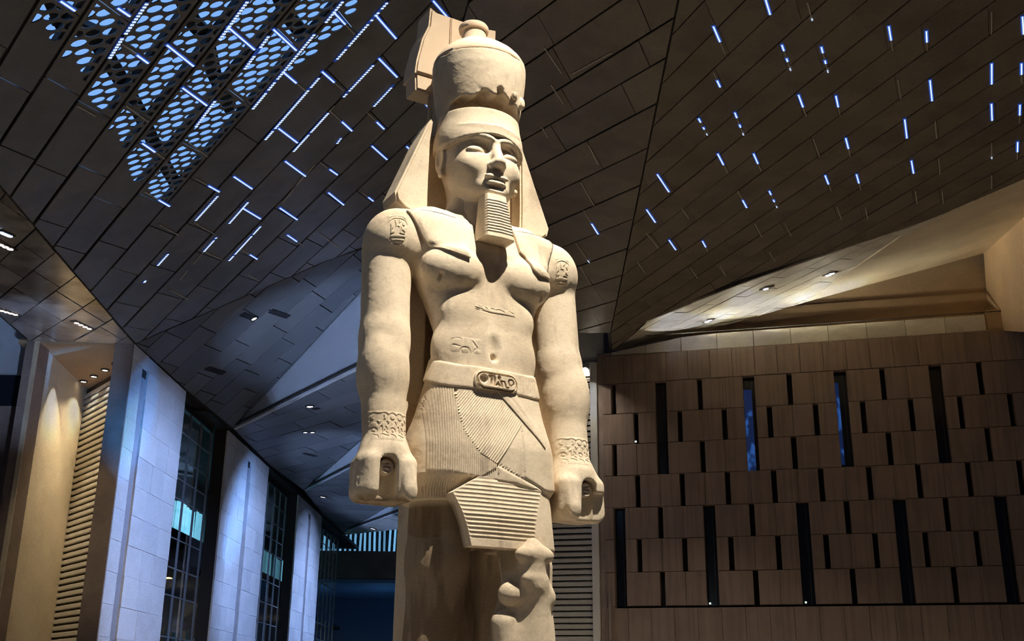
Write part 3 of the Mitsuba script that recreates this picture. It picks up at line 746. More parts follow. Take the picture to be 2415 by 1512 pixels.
SLITS = {"A": [(22.06, -8.19, 21.11, -6.74, 'L'), (22.0, -6.67, 21.09, -5.26, 'L'), (22.82, -5.13, 21.89, -3.65, 'H'), (22.77, -3.5, 21.71, -1.79, 'L'), (20.09, -5.09, 19.02, -3.44, 'H'), (20.06, -3.56, 19.03, -1.93, 'H'), (20.71, -1.71, 19.7, -0.07, 'L'), (17.02, -3.22, 16.04, -1.77, 'L'), (17.94, -1.73, 16.56, 0.31, 'T'), (17.64, 0.21, 16.53, 1.9, 'T'), (14.87, -1.51, 13.65, 0.24, 'L'), (14.55, 0.29, 13.49, 1.91, 'T'), (15.41, 2.18, 14.28, 3.88, 'L'), (15.15, 4.22, 14.53, 5.19, 'H'), (18.47, 2.09, 17.5, 3.56, 'L'), (23.51, -1.74, 22.62, -0.14, 'L'), (14.33, -4.88, 13.2, -3.27, 'T'), (14.16, -3.24, 13.15, -1.85, 'L'), (13.75, -6.42, 12.58, -4.9, 'T'), (11.3, -4.62, 10.3, -3.33, 'G'), (11.12, -3.11, 9.93, -1.57, 'G'), (11.77, -1.42, 10.67, 0.1, 'L'), (11.38, 0.55, 10.13, 2.26, 'L'), (12.13, 2.45, 10.88, 4.18, 'L'), (11.77, 4.51, 10.85, 5.87, 'T'), (8.85, 2.61, 7.4, 4.51, 'H'), (8.45, 4.66, 6.63, 7.05, 'G'), (8.23, 0.67, 6.94, 2.29, 'T'), (8.53, -1.2, 7.44, 0.26, 'G'), (5.42, -1.09, 3.97, 0.59, 'G'), (5.45, 2.76, 4.46, 4.0, 'G'), (18.7, -10.87, 18.19, -10.13, 'G'), (22.63, -11.59, 22.35, -11.14, 'L'), (21.27, -10.81, 20.52, -9.73, 'T'), (21.28, -9.58, 20.38, -8.29, 'L'), (19.4, -8.1, 18.49, -6.79, 'L'), (22.79, -13.05, 22.48, -12.58, 'L'), (16.53, -6.33, 15.62, -5.13, 'G'), (18.64, -9.46, 17.8, -8.36, 'G'), (16.68, -7.98, 15.7, -6.72, 'H')],
 "A_dots": [(21.85, -5.12, 18.19, -4.99, 'P'), (23.34, -3.48, 20.55, -3.42, 'P'), (20.39, -1.68, 18.65, -1.66, 'P'), (19.76, -3.46, 16.38, -3.35, 'P'), (17.79, -1.66, 15.48, -1.57, 'P'), (19.26, 0.13, 18.02, 0.19, 'P'), (16.16, 0.11, 15.76, 0.2, 'P'), (23.1, -8.2, 21.51, -8.13, 'P'), (23.29, -5.13, 22.34, -5.08, 'P'), (21.73, -6.65, 20.21, -6.53, 'P'), (22.87, -10.94, 21.66, -10.94, 'P'), (21.55, -10.95, 20.71, -10.91, 'P'), (18.73, -6.64, 17.38, -6.56, 'P'), (12.93, -3.17, 11.26, -3.15, 'P'), (12.19, -1.43, 10.65, -1.35, 'P'), (10.04, 0.5, 7.27, 0.66, 'P'), (9.65, -1.31, 8.54, -1.26, 'P'), (8.86, -2.99, 7.96, -2.98, 'P'), (6.79, -2.9, 6.53, -2.85, 'P')],
 "A_grey": [(18.18, -1.68, 17.4, -1.63, 'G'), (13.64, 0.15, 11.74, 0.44, 'G'), (8.54, -1.26, 7.52, -1.15, 'G'), (13.01, 0.28, 14.4, 0.16, 'G'), (7.02, -1.16, 6.18, -1.04, 'G')],
 "J2": [(-22.05, 15.88, -22.78, 16.56, 'L'), (-21.91, 17.2, -22.57, 17.84, 'E'), (-23.9, 15.37, -25.02, 16.45, 'H'), (-23.97, 17.76, -25.07, 18.83, 'D'), (-23.62, 18.91, -24.73, 19.97, 'D'), (-21.99, 20.06, -22.99, 21.02, 'H'), (-21.78, 21.23, -22.6, 21.97, 'H'), (-20.31, 22.26, -21.19, 23.09, 'G'), (-20.17, 23.25, -20.84, 23.95, 'L'), (-26.07, 16.67, -26.75, 17.33, 'T'), (-28.78, 17.73, -29.68, 18.6, 'D'), (-27.98, 18.64, -29.21, 19.76, 'D'), (-26.22, 19.92, -27.3, 20.99, 'H'), (-25.82, 21.07, -26.82, 21.98, 'H'), (-24.24, 22.23, -25.18, 23.12, 'G'), (-23.91, 23.2, -24.9, 24.14, 'L'), (-22.43, 24.27, -23.36, 25.15, 'L'), (-22.08, 25.1, -22.96, 25.97, 'H'), (-24.32, 26.05, -25.17, 26.88, 'L'), (-24.02, 26.95, -24.98, 27.88, 'H'), (-26.22, 24.14, -27.25, 25.09, 'L'), (-25.94, 25.17, -26.86, 26.03, 'G'), (-28.05, 23.14, -29.14, 24.17, 'H'), (-28.53, 22.15, -29.56, 23.14, 'G'), (-30.75, 19.66, -31.96, 20.83, 'H'), (-30.26, 20.84, -31.35, 21.88, 'H'), (-33.03, 18.45, -34.2, 19.59, 'L'), (-30.73, 24.24, -31.76, 25.27, 'H'), (-30.22, 25.26, -31.26, 26.26, 'H'), (-28.56, 26.38, -29.35, 27.14, 'L'), (-28.06, 27.17, -29.05, 28.1, 'G'), (-26.42, 28.04, -27.34, 28.92, 'E'), (-26.02, 28.82, -27.06, 29.82, 'H'), (-28.39, 29.91, -29.3, 30.77, 'G'), (-33.12, 21.98, -34.3, 23.13, 'T'), (-32.66, 23.09, -33.84, 24.24, 'D'), (-35.98, 19.56, -36.96, 20.48, 'L'), (-30.54, 28.23, -31.44, 29.07, 'G'), (-30.08, 29.1, -31.05, 30.01, 'G'), (-32.86, 26.36, -33.81, 27.28, 'G'), (-32.51, 27.45, -33.4, 28.26, 'G'), (-35.49, 24.26, -36.59, 25.34, 'G'), (-35.02, 25.4, -36.03, 26.41, 'G'), (-38.09, 20.66, -39.31, 21.88, 'G'), (-38.37, 21.89, -39.22, 22.69, 'L'), (-37.92, 23.25, -38.87, 24.1, 'H'), (-41.18, 21.85, -42.14, 22.7, 'G'), (-40.81, 24.29, -41.85, 25.3, 'G'), (-40.17, 25.49, -41.13, 26.38, 'G'), (-37.85, 26.53, -38.72, 27.42, 'G'), (-35.36, 20.81, -36.09, 21.54, 'G')],
 "J1": [(-6.69, 0.11, -7.39, 1.11, 'G'), (-8.99, 3.3, -9.92, 4.42, 'G'), (-11.7, 4.86, -12.95, 6.43, 'G'), (-13.72, 6.44, -15.09, 8.19, 'T'), (-16.77, 8.18, -18.04, 9.84, 'E'), (-18.85, 9.86, -20.25, 11.55, 'G'), (-5.01, -1.29, -5.81, -0.06, 'G'), (-5.59, 0.19, -3.56, 0.31, 'G'), (-9.82, 2.07, -9.3, 1.43, 'G')]}
SKYLIGHT = [(24.19, -14.29), (22.55, -13.5), (21.61, -12.47), (20.48, -11.47), (19.68, -10.95), (17.88, -9.42), (15.13, -7.27), (12.89, -5.13), (14.08, -5.2), (16.1, -4.58), (18.14, -4.94), (21.82, -4.64), (23.69, -4.61), (25.23, -4.75)]
HOLE_U, HOLE_V = [0.065, 0.404], [-0.37, 0.023]
TRUSS = [[(21.69, -12.5), (21.16, -11.4), (19.46, -9.9), (17.52, -8.26), (15.05, -6.33), (12.58, -4.23)], [(23.42, -10.39), (21.66, -8.81), (21.19, -8.19), (19.48, -6.93), (17.63, -5.24)], [(23.05, -13.42), (21.3, -12.13)], [(24.08, -8.07), (22.15, -6.1), (21.23, -4.86)]]
LAMPS = {'C': [(2.08, 5.41)], 'E': [(6.4, 0.02), (2.13, 4.1), (1.89, 3.76)], 'G': [(0.03, 1.77), (2.76, 3.39)], 'I': [(10.76, -4.76)], 'K': [(-2.1, 4.72), (5.17, 4.08), (6.8, 6.64)], 'B_rows': [[(11.18, -8.23), (10.67, -7.54)], [(2.18, -5.98), (1.82, -5.24)], [(2.28, -3.2), (1.44, -2.28)], [(12.34, -8.31), (12.09, -7.93)]]}
VENTS = {'C': [[(2.41, 4.36), (2.08, 5.33)], [(2.69, 5.96), (2.22, 7.65)], [(-2.3, 5.99), (-2.87, 7.61)]], 'E': [[(5.97, 0.63), (6.36, 0.71)], [(-2.39, 7.47), (-2.69, 8.79)]]}
ORD = 'first second third fourth fifth sixth seventh eighth ninth tenth eleventh twelfth thirteenth fourteenth fifteenth sixteenth seventeenth eighteenth nineteenth twentieth'.split()
ORD += ['twenty-' + o for o in ORD[:9]] + ['thirtieth'] + ['thirty-' + o for o in ORD[:9]] + ['fortieth'] + ['forty-' + o for o in ORD[:9]]
counts = {}


def nth(group):
    counts[group] = counts.get(group, 0) + 1
    return ORD[counts[group] - 1]


# ------------------------------------------------------------------ materials of the hall
def panel_fn(base, var, seed, sc=1.0):
    def fn(p, n, uv):
        g = fbm(p.x * .9 * sc + seed, p.y * .9 * sc, p.z * .9 * sc, 3)
        return mix(base, var, smoothstep(.35, .7, g)) * (.92 + .16 * noise(p.x * 14, p.y * 14, p.z * 14))
    return fn


CEIL_TONES = [(.160, .155, .152), (.145, .142, .140), (.172, .164, .158), (.150, .148, .150), (.205, .168, .118), (.188, .154, .108), (.215, .176, .125), (.195, .164, .120)]  # grey and brown sets put cool and warm light into one metal
for i, c in enumerate(CEIL_TONES):
    bsdf(f'ceiling_metal_{i}', base_color=panel_fn(c, tuple(x * .8 for x in c), i * 7.0), roughness=.42, specular=.45, metallic=.0)
for i, c in enumerate([(.42, .40, .37), (.36, .34, .32), (.46, .43, .40)]):
    bsdf(f'soffit_metal_{i}', base_color=panel_fn(c, (.22, .19, .17), 3 + i * 5.0), roughness=.22, specular=.6, metallic=.35)
for i, c in enumerate([(.125, .128, .13), (.105, .108, .112), (.14, .142, .145)]):
    bsdf(f'soffit_grey_{i}', base_color=c, roughness=.5, specular=.4)
for i, c in enumerate([(.62, .57, .46), (.56, .51, .41), (.66, .60, .49)]):
    bsdf(f'cove_stone_{i}', base_color=panel_fn(c, tuple(x * .86 for x in c), i * 3.0), roughness=.6, specular=.3)
bsdf('joint_black', base_color=(.02, .018, .016), roughness=.7)
bsdf('dark_void', base_color=(.012, .012, .014), roughness=.9)
bsdf('white_plaster', base_color=(.60, .62, .66), roughness=.8)
bsdf('cream_plaster', base_color=panel_fn((.62, .53, .38), (.56, .47, .33), 2.0, .5), roughness=.8)
bsdf('ochre_wall', base_color=panel_fn((.40, .27, .15), (.34, .23, .13), 4.0, .4), roughness=.8)
bsdf('metal_slat', base_color=(.55, .52, .46), roughness=.45, specular=.5)
bsdf('brown_stone', base_color=panel_fn((.24, .18, .145), (.20, .15, .12), 9.0), roughness=.7)
bsdf('trim_white', base_color=(.66, .62, .56), roughness=.5)
bsdf('dark_metal', base_color=(.045, .045, .05), roughness=.4, metallic=.6)
bsdf('mullion_metal', base_color=(.30, .33, .36), roughness=.4, metallic=.5)
bsdf('floor_stone', base_color=panel_fn((.42, .38, .32), (.36, .32, .27), 1.0, .6), roughness=.5, specular=.4)
scene['glazing'] = {'type': 'thindielectric', 'int_ior': 1.5}


def wood_panel(c, seed):
    def fn(p, n, uv):
        s = p.x * .966 - p.y * .259
        grain = noise(s * 9 + seed, p.z * .35, seed)
        blotch = fbm(s * 1.3 + seed, p.z * .8, 3.0, 3)
        return mix(c, tuple(x * .72 for x in c), .55 * smoothstep(.35, .8, grain) + .35 * smoothstep(.45, .75, blotch))
    return fn


for i, c in enumerate([(.24, .168, .128), (.222, .155, .118), (.25, .176, .133), (.232, .163, .127)]):
    bsdf(f'wall_stone_{i}', base_color=wood_panel(c, i * 11.0), roughness=.6, specular=.35)
for i, c in enumerate([(.60, .585, .57), (.56, .55, .54), (.63, .615, .595), (.58, .57, .56)]):
    bsdf(f'pale_tile_{i}', base_color=panel_fn(c, tuple(x * .9 for x in c), i * 5.0, .7), roughness=.42, specular=.45)


def glow(name, mesh, rgb, weight=.02, mat='dark_void', **lab):
    key = put(name, mesh, mat, False, **lab)
    scene[key]['emitter'] = {'type': 'area', 'radiance': {'type': 'rgb', 'value': list(map(float, rgb))}, 'sampling_weight': weight}
    return key


# ------------------------------------------------------------------ geometry helpers
def frame_box(o, ax, ay, az, lo, hi, ch=0.0):
    """box between lo and hi in the frame (ax, ay, az) at o; with ch its edges on the +ay side are chamfered"""
    (x0, y0, z0), (x1, y1, z1) = lo, hi
    if ch:
        c = [(x0, y0, z0), (x1, y0, z0), (x1, y0, z1), (x0, y0, z1), (x0, y1 - ch, z0), (x1, y1 - ch, z0), (x1, y1 - ch, z1), (x0, y1 - ch, z1), (x0 + ch, y1, z0 + ch), (x1 - ch, y1, z0 + ch), (x1 - ch, y1, z1 - ch), (x0 + ch, y1, z1 - ch)]
        q = [(3, 2, 1, 0), (8, 9, 10, 11)] + [(i, (i + 1) % 4, 4 + (i + 1) % 4, 4 + i) for i in range(4)] + [(4 + i, 4 + (i + 1) % 4, 8 + (i + 1) % 4, 8 + i) for i in range(4)]
    else:
        c = [(x0, y0, z0), (x1, y0, z0), (x1, y0, z1), (x0, y0, z1), (x0, y1, z0), (x1, y1, z0), (x1, y1, z1), (x0, y1, z1)]
        q = [(3, 2, 1, 0), (4, 5, 6, 7)] + [(i, (i + 1) % 4, 4 + (i + 1) % 4, 4 + i) for i in range(4)]
    c = np.array(c, float)
    v = np.asarray(o, float) + c @ np.array([ax, ay, az], float)
    f = np.array(q)
    f = np.vstack([f[:, [0, 1, 2]], f[:, [0, 2, 3]]])
    if np.dot(np.cross(ax, ay), az) > 0:
        f = f[:, ::-1]
    return v, f


def join(ms):
    V, F, n = [], [], 0
    for v, f in ms:
        V.append(v)
        F.append(np.asarray(f) + n)
        n += len(v)
    return np.vstack(V), np.vstack(F)


class Plane:
    def __init__(s, d):
        s.o, s.e1, s.e2 = np.array(d['o'], float), np.array(d['e1'], float), np.array(d['e2'], float)
        s.e1 /= np.linalg.norm(s.e1)
        n = np.cross(s.e1, s.e2)
        s.up = n / np.linalg.norm(n) * (1 if n[2] > 0 else -1)
        s.e2 = np.cross(s.up, s.e1)
        s.sgn = 1
        s.poly = sg.Polygon(d['poly']).buffer(0)

    def p(s, uv, h=0.0):
        uv = np.asarray(uv, float)
        return s.o + uv[..., :1] * s.e1 + uv[..., 1:2] * s.e2 + h * s.up

    def slab(s, poly, h0, h1):
        """polygon of the plane extruded from height h0 to h1 along the upward normal"""
        ms = []
        for g in getattr(poly, 'geoms', [poly]):
            if g.is_empty or g.area < 1e-4 or g.geom_type != 'Polygon':
                continue
            m = trimesh.creation.extrude_polygon(g, h1 - h0, engine='earcut')
            v = np.asarray(m.vertices)
            ms.append((s.o + v[:, :1] * s.e1 + v[:, 1:2] * s.e2 + (h0 + v[:, 2:]) * s.up, np.asarray(m.faces)))
        return join(ms) if ms else None

    def strip(s, a, b, w, h0, h1):
        a, b = np.array(a, float), np.array(b, float)
        d = (b - a) / np.linalg.norm(b - a)
        q = np.array([-d[1], d[0]]) * w / 2
        return s.slab(sg.Polygon([a - q, b - q, b + q, a + q]), h0, h1)


def panel_cells(pl, seams, skew, period, known, phase):
    """panels between the seams, cross joints placed at the known joints and every period beyond them"""
    lo, hi = pl.poly.bounds[0] - 3, pl.poly.bounds[2] + 3
    cells = []
    for k in range(len(seams) - 1):
        a, b = seams[k], seams[k + 1]
        m = (a + b) / 2
        js = sorted({round(x, 2) for x, y in known if a < y < b})
        js = [j for i, j in enumerate(js) if i == 0 or j - js[i - 1] > .5] or [phase * (k % 3) * period / 3]
        full = [js[0]]
        for j in js[1:]:
            n = max(1, round((j - full[-1]) / period))
            full += list(np.linspace(full[-1], j, n + 1)[1:])
        while full[0] > lo - 3:
            full.insert(0, full[0] - period)
        while full[-1] < hi + 3:
            full.append(full[-1] + period)
        for i in range(len(full) - 1):
            c = sg.Polygon([(full[i] + skew * (a - m), a), (full[i + 1] + skew * (a - m), a), (full[i + 1] + skew * (b - m), b), (full[i] + skew * (b - m), b)])
            cells.append((k, i, c))
    return cells


def panelled(key, pl, seams, skew, period, known, mats, gap=.035, thick=.05, phase=1, proud=.012, label=None, special=None, seam=None):
    seam = gap if seam is None else seam
    root = put(key, pl.slab(pl.poly.buffer(.15), .10, .22), 'joint_black', kind='structure', label=label)
    for k, i, c in panel_cells(pl, seams, skew, period, known, phase):
        a, b = seams[k], seams[k + 1]
        c = c.intersection(sg.box(-500, a + max(0, seam - gap) / 2, 500, b - max(0, seam - gap) / 2))
        q = c.intersection(pl.poly.buffer(-.02))
        if q.is_empty or q.area < .03:
            continue
        if special is not None and special(q, c):
            continue
        q = q.buffer(-gap / 2, join_style=2)
        h = rng.uniform(-proud, proud)
        m = pl.slab(q, h, h + thick)
        if m is not None:
            put(root + '__panel', m, mats[int(rng.integers(len(mats)))])
    return root


BLUE_WHITE, BLUE_HALO = np.array([.75, .92, 1.25]), np.array([.025, .085, .45])
bsdf('slit_grey', base_color=(.55, .50, .43), roughness=.4)


def lit_slit(root, pl, a, b, code, w):
    a, b = np.array(a, float), np.array(b, float)
    L = lambda t: a + (b - a) * t
    parts = {'L': [(0, 1, 1)], 'H': [(0, .55, 1), (.58, 1, 0)], 'T': [(0, .5, 0), (.55, 1, 1)], 'G': [(0, 1, 0)], 'E': [(0, .85, 0), (.88, 1, 2)], 'D': [(0, .22, 1), (.25, .5, 0), (.52, .64, 1), (.66, .88, 0), (.9, 1, 2)]}[code]
    for t0, t1, k in parts:
        if k == 0:
            put(root + '__light_slit', pl.strip(L(t0), L(t1), w * .8, -.035, -.014), 'slit_grey')
        else:
            g = 1.0 if k == 1 else .7
            glow(root + '__light_slit', pl.strip(L(t0), L(t1), w, -.045, -.03), BLUE_WHITE * g, .004)
            if k == 1:
                glow(root + '__light_slit', pl.strip(L(t0 - .02), L(t1 + .02), w * 2.5, -.028, -.014), BLUE_HALO, .004)  # glow around the slit, made as a wider emissive strip


def fill_seams(known, start, step, lo, hi):
    s = list(known)
    while s[0] > lo:
        s.insert(0, s[0] - step)
    while s[-1] < hi:
        s.append(s[-1] + step)
    return s


mid = lambda S: [((s[0] + s[2]) / 2, (s[1] + s[3]) / 2) for s in S]
COOL_LIT_METAL, WARM_LIT_METAL = [f'ceiling_metal_{i}' for i in range(4)], [f'ceiling_metal_{i}' for i in range(4, 8)]
# ------------------------------------------------------------------ ceiling facet with the skylight
PA = Plane(FACET['A'])
seamsA = fill_seams([-13.54, -12.3, -10.95, -9.55, -8.2, -6.65, -5.06, -3.43, -1.66, .3, 2.15, 4.1], 0, 1.85, PA.poly.bounds[1] - .1, PA.poly.bounds[3] + .1)
crossA = [s for s in SLITS['A']]
sky_poly = sg.Polygon(SKYLIGHT).buffer(.25)
U, V_ = np.array(HOLE_U), np.array(HOLE_V)
perforated = []


def skylit(q, c):
    if q.intersection(sky_poly).area > .3 * q.area:
        perforated.append(q)
        return True
    return False


ceil_a = panelled('ceiling', PA, seamsA, -.67, 2.95, mid(crossA), COOL_LIT_METAL, gap=.035, seam=.11, special=skylit, label='dark folded metal panel ceiling with a perforated skylight on the left')
# cut the backing open above the skylight
opening = so.unary_union(perforated).buffer(.05)
scene[ceil_a] = mikit.ply(PA.slab(PA.poly.buffer(.15).difference(opening), .10, .22), 'joint_black')
SC = np.linalg.inv(np.array([U, V_]).T)
for q in perforated:
    inner = q.buffer(-.10, join_style=2)
    holes = []
    if not inner.is_empty:
        pts = np.array(inner.exterior.coords if inner.geom_type == 'Polygon' else inner.convex_hull.exterior.coords) @ SC.T
        (i0, j0), (i1, j1) = np.floor(pts.min(0)), np.ceil(pts.max(0))
        for j in np.arange(j0, j1 + 1):
            for i in np.arange(i0, i1 + 1):
                c = (i + .5 * (j % 2)) * U + j * V_
                wob = .9 + .2 * rng.random()
                a = np.arange(12) / 12 * 2 * np.pi
                e = c + np.outer(np.sign(np.cos(a)) * np.abs(np.cos(a)) ** 1.1 * .475 * wob, U) + np.outer(np.sin(a) * .43 * wob, V_)
                h = sg.Polygon(e)
                if not h.is_valid:
                    continue
                h = h.intersection(inner)
                if h.area > .01 and h.intersection(sky_poly).area > .5 * h.area:
                    holes.append(h)
    body = q.buffer(-.012, join_style=2)
    if holes:
        body = body.difference(so.unary_union(holes))
    put(ceil_a + '__perforated_panel', PA.slab(body, .0, .035), COOL_LIT_METAL[int(rng.integers(4))])
for L in TRUSS:
    for a, b in zip(L, L[1:]):
        v, f = PA.strip(a, b, .40, .30, .50)
        put(ceil_a + '__truss_beam', (v, f), 'joint_black')
for e in seamsA:
    seg = sg.LineString([(-60, e), (60, e)]).intersection(opening)
    for g in getattr(seg, 'geoms', [seg]):
        if g.length > .4:
            (x0, _), (x1, _) = g.coords[0], g.coords[-1]
            put(ceil_a + '__frame_beam', PA.strip((x0, e), (x1, e), .40, .05, .20), 'joint_black')
glow(ceil_a + '__sky_pane', PA.slab(opening.buffer(2.2).intersection(PA.poly), .9, .95), (.22, .46, .95), .5, label='glowing blue sky pane above the perforated panels')
for a0, b0, a1, b1, c in SLITS['A']:
    lit_slit(ceil_a, PA, (a0, b0), (a1, b1), c, .042)
for a0, b0, a1, b1, c in SLITS['A_grey']:
    put(ceil_a + '__light_slit', PA.strip((a0, b0), (a1, b1), .04, -.03, -.014), 'slit_grey')
for a0, b0, a1, b1, c in SLITS['A_dots']:
    A0, A1 = np.array([a0, b0]), np.array([a1, b1])
    n = max(3, int(np.linalg.norm(A1 - A0) / .105))
    d = (A1 - A0) / np.linalg.norm(A1 - A0)
    dots = []
    for i in range(n):
        if rng.random() < .93:
            m = A0 + (A1 - A0) * (i + .5) / n
            dots.append(PA.strip(m - d * .026, m + d * .026, .085, -.05, -.03))
    glow(ceil_a + '__light_row', join(dots), BLUE_WHITE * .95, .004)
    glow(ceil_a + '__light_row', PA.strip(A0, A1, .12, -.028, -.014), BLUE_HALO * .45, .004)  # blue glow around the dots, made as an emissive strip

# ------------------------------------------------------------------ ceiling facets on the right
P1 = Plane(FACET['J1'])
seams1 = fill_seams([-2.4, -1.1, .45, 1.6, 3.1, 4.80, 6.46, 8.15, 9.86, 11.6, 13.45], 0, 1.75, P1.poly.bounds[1], P1.poly.bounds[3])
ceil_1 = panelled('ceiling', P1, seams1, -.75, 4.2, [m for m, s in zip(mid(SLITS['J1']), SLITS['J1']) if abs(s[3] - s[1]) > .3], WARM_LIT_METAL, gap=.03, seam=.07, label='sloping brown metal panel ceiling directly right of the crown')
for a0, b0, a1, b1, c in SLITS['J1']:
    lit_slit(ceil_1, P1, (a0, b0), (a1, b1), c, .05)
P2 = Plane(FACET['J2'])
seams2 = fill_seams([15.55, 16.6, 17.65, 18.7, 19.8, 20.9, 22.0, 23.13, 24.18, 25.2, 26.18, 27.12, 28.04, 28.94, 29.87, 30.8], 0, 1.05, P2.poly.bounds[1], P2.poly.bounds[3])
ceil_2 = panelled('ceiling', P2, seams2, -1.03, 4.4, mid(SLITS['J2']), WARM_LIT_METAL, gap=.012, seam=.045, label='flat brown metal panel ceiling with scattered blue light slits on the right')
for a0, b0, a1, b1, c in SLITS['J2']:
    lit_slit(ceil_2, P2, (a0, b0), (a1, b1), c, .044)

# ------------------------------------------------------------------ low metal soffit above the lit niche
PB = Plane(FACET['B'])
ceil_b = panelled('ceiling', PB, fill_seams([-7.52, -6.4, -5.07, -3.6, -2.16, -.7], 0, 1.45, PB.poly.bounds[1], PB.poly.bounds[3]), -1.2, 2.7, [(5.6, -4.3), (7.8, -5.7), (1.3, -1.2), (11.6, -7.9), (1.0, -2.9)], [f'soffit_metal_{i}' for i in range(3)],
                  gap=.05, proud=.02, label='shiny dented metal soffit above the lit niche')
for r, row in enumerate(LAMPS['B_rows']):
    a, b = np.array(row[0]), np.array(row[1])
    k = put('downlight_row', PB.strip(a - (b - a) * .08, b + (b - a) * .08, .30, -.03, .01), 'dark_metal', category='ceiling lamp', group='rows of small warm downlights in the shiny soffit', label=['row of four warm downlights in the shiny soffit, cut by the left edge', 'row of four warm downlights in the shiny soffit above the white left face', 'row of four warm downlights in the shiny soffit right above the lit niche', 'bluish row of four downlights, uppermost in the shiny soffit'][r])
    for i in range(4):
        c = a + (b - a) * (i + .5) / 4
        disc = sg.Point(c).buffer(.095, quad_segs=4)
        glow(k + '__bulb', PB.slab(disc, -.05, -.032), (3.0, 2.4, 2.1) if r != 3 else (1.2, 1.6, 2.6), .01)

# ------------------------------------------------------------------ stepped soffits along the glazed front
GREY = [f'soffit_grey_{i}' for i in range(3)]


def soffit(key, period, seams, known, label, mats=GREY):
    pl = Plane(FACET[key])
    return pl, panelled('ceiling', pl, fill_seams(seams, 0, 1.6, pl.poly.bounds[1], pl.poly.bounds[3]), -.42, period, known, mats, gap=.05, label=label)


PC, ceil_c = soffit('C', 2.95, [1.0, 2.6, 4.1, 5.8, 7.3, 8.9], [(.6, 1.8), (1.1, 3.3), (-.5, 5.1), (-.1, 6.7), (5.0, 6.9), (1.1, 8.3)], 'grey panelled soffit sloping up from the first stone pier')
PE, ceil_e = soffit('E', 4.2, [0, 1.6], [], 'second dark grey soffit behind the first white triangle')
PG, ceil_g = soffit('G', 4.2, [0, 1.6], [], 'third dark grey soffit behind the second white triangle')
PI, ceil_i = soffit('I', 4.2, [0, 1.6], [], 'farthest pale soffit at the end of the glazed front', ['pale_tile_1'])


def thick_face(pts, d, mat, key, **lab):
    """a planar polygon given by world corners, with a thickness d away from the camera side"""
    P = np.array(pts, float)
    c = P.mean(0)
    n = np.linalg.svd(P - c)[2][2]
    if n @ (c - EYE) < 0:
        n = -n
    e1 = np.linalg.svd(P - c)[2][0]
    e2 = np.cross(n, e1)
    q = sg.Polygon(np.stack([(P - P[0]) @ e1, (P - P[0]) @ e2], 1)).buffer(0)
    m = trimesh.creation.extrude_polygon(q, d, engine='earcut')
    v = np.asarray(m.vertices)
    return put(key, (P[0] + v[:, :1] * e1 + v[:, 1:2] * e2 + v[:, 2:] * n, m.faces), mat, **lab)


for k, nm in (('D', 'large nearest'), ('F', 'middle'), ('H', 'small farthest')):
    thick_face(FACE[k], .2, 'white_plaster', 'wall_white', kind='structure', label=f'{nm} white triangular face between the dark soffits')


def spotlamp(pl, c, r, rgb, label, group=None, n=1, lamp=True):
    lab = dict(category='ceiling lamp', label=label)
    if group:
        lab['group'] = group
    c = np.array(c, float)
    ring = sg.Point(c).buffer(r * 1.5, quad_segs=5).difference(sg.Point(c).buffer(r, quad_segs=5))
    k = put('spotlight', pl.slab(ring, -.07, .0), 'dark_metal', **lab)
    glow(k + '__bulb', pl.slab(sg.Point(c).buffer(r, quad_segs=5), -.055, -.02), rgb, .02)
    return k


spotlamp(PC, LAMPS['C'][0], .13, (6, 5.6, 5.4), 'white spotlight beside a dark slot in the nearest grey soffit')
spotlamp(PE, LAMPS['E'][0], .17, (6, 5.6, 5.2), 'upper white spotlight in the second dark soffit')
spotlamp(PE, LAMPS['E'][1], .12, (6, 5.6, 5.2), 'right bulb of the twin white spotlights in the second dark soffit')
spotlamp(PE, LAMPS['E'][2], .12, (6, 5.6, 5.2), 'left bulb of the twin white spotlights in the second dark soffit')
spotlamp(PG, LAMPS['G'][0], .19, (6, 5.6, 5.2), 'white spotlight in the third soffit, far from the statue fist')
spotlamp(PG, LAMPS['G'][1], .19, (6, 5.6, 5.2), 'white spotlight in the third soffit just below the statue fist')
spotlamp(PI, LAMPS['I'][0], .22, (6, 5.6, 5.2), 'white spotlight in the farthest pale soffit')
for key, pl, root in (('C', PC, ceil_c), ('E', PE, ceil_e)):
    for a, b in VENTS[key]:
        put(root + '__vent_slot', pl.strip(a, b, .30, -.03, .02), 'dark_void')

# ------------------------------------------------------------------ lit cove and walls above the slotted wall
PK = Plane(FACET['K'])
bK = PK.poly.bounds
ceil_k = panelled('ceiling', PK, fill_seams([bK[1] + .9], 0, 1.05, bK[1], bK[3]), -.5, 3.6, [], [f'cove_stone_{i}' for i in range(3)], gap=.05, label='narrow pale stone panel soffit lit beside the right wall')
thick_face(FACE['L'], .2, 'cream_plaster', 'wall_cream', kind='structure', label='smooth cream plaster slope right of the lit stone soffit')
thick_face(FACE['M'], .2, 'ochre_wall', 'wall_back', kind='structure', label='ochre plaster wall set back above the slotted wall')
thick_face(FACE['N'], .2, 'ochre_wall', 'wall_back', kind='structure', label='ochre plaster return wall at the right edge')
for i, c in enumerate(LAMPS['K']):
    c = np.array(c)
    k = put('cove_lamp', PK.slab(sg.box(c[0] - .32, c[1] - .24, c[0] + .32, c[1] + .24), -.05, .0), 'dark_metal', category='ceiling lamp',
            label=['twin white lamp at the left end of the lit stone soffit', 'single white lamp in a square recess of the lit stone soffit', 'twin violet-white lamp at the right end of the lit stone soffit'][i])
    for d in ((-.16, 0), (.16, 0)) if i != 1 else ((-.1, 0),):
        glow(k + '__bulb', PK.slab(sg.Point(c + d).buffer(.13, quad_segs=4), -.08, -.055), (4, 3.8, 5.0), .03)

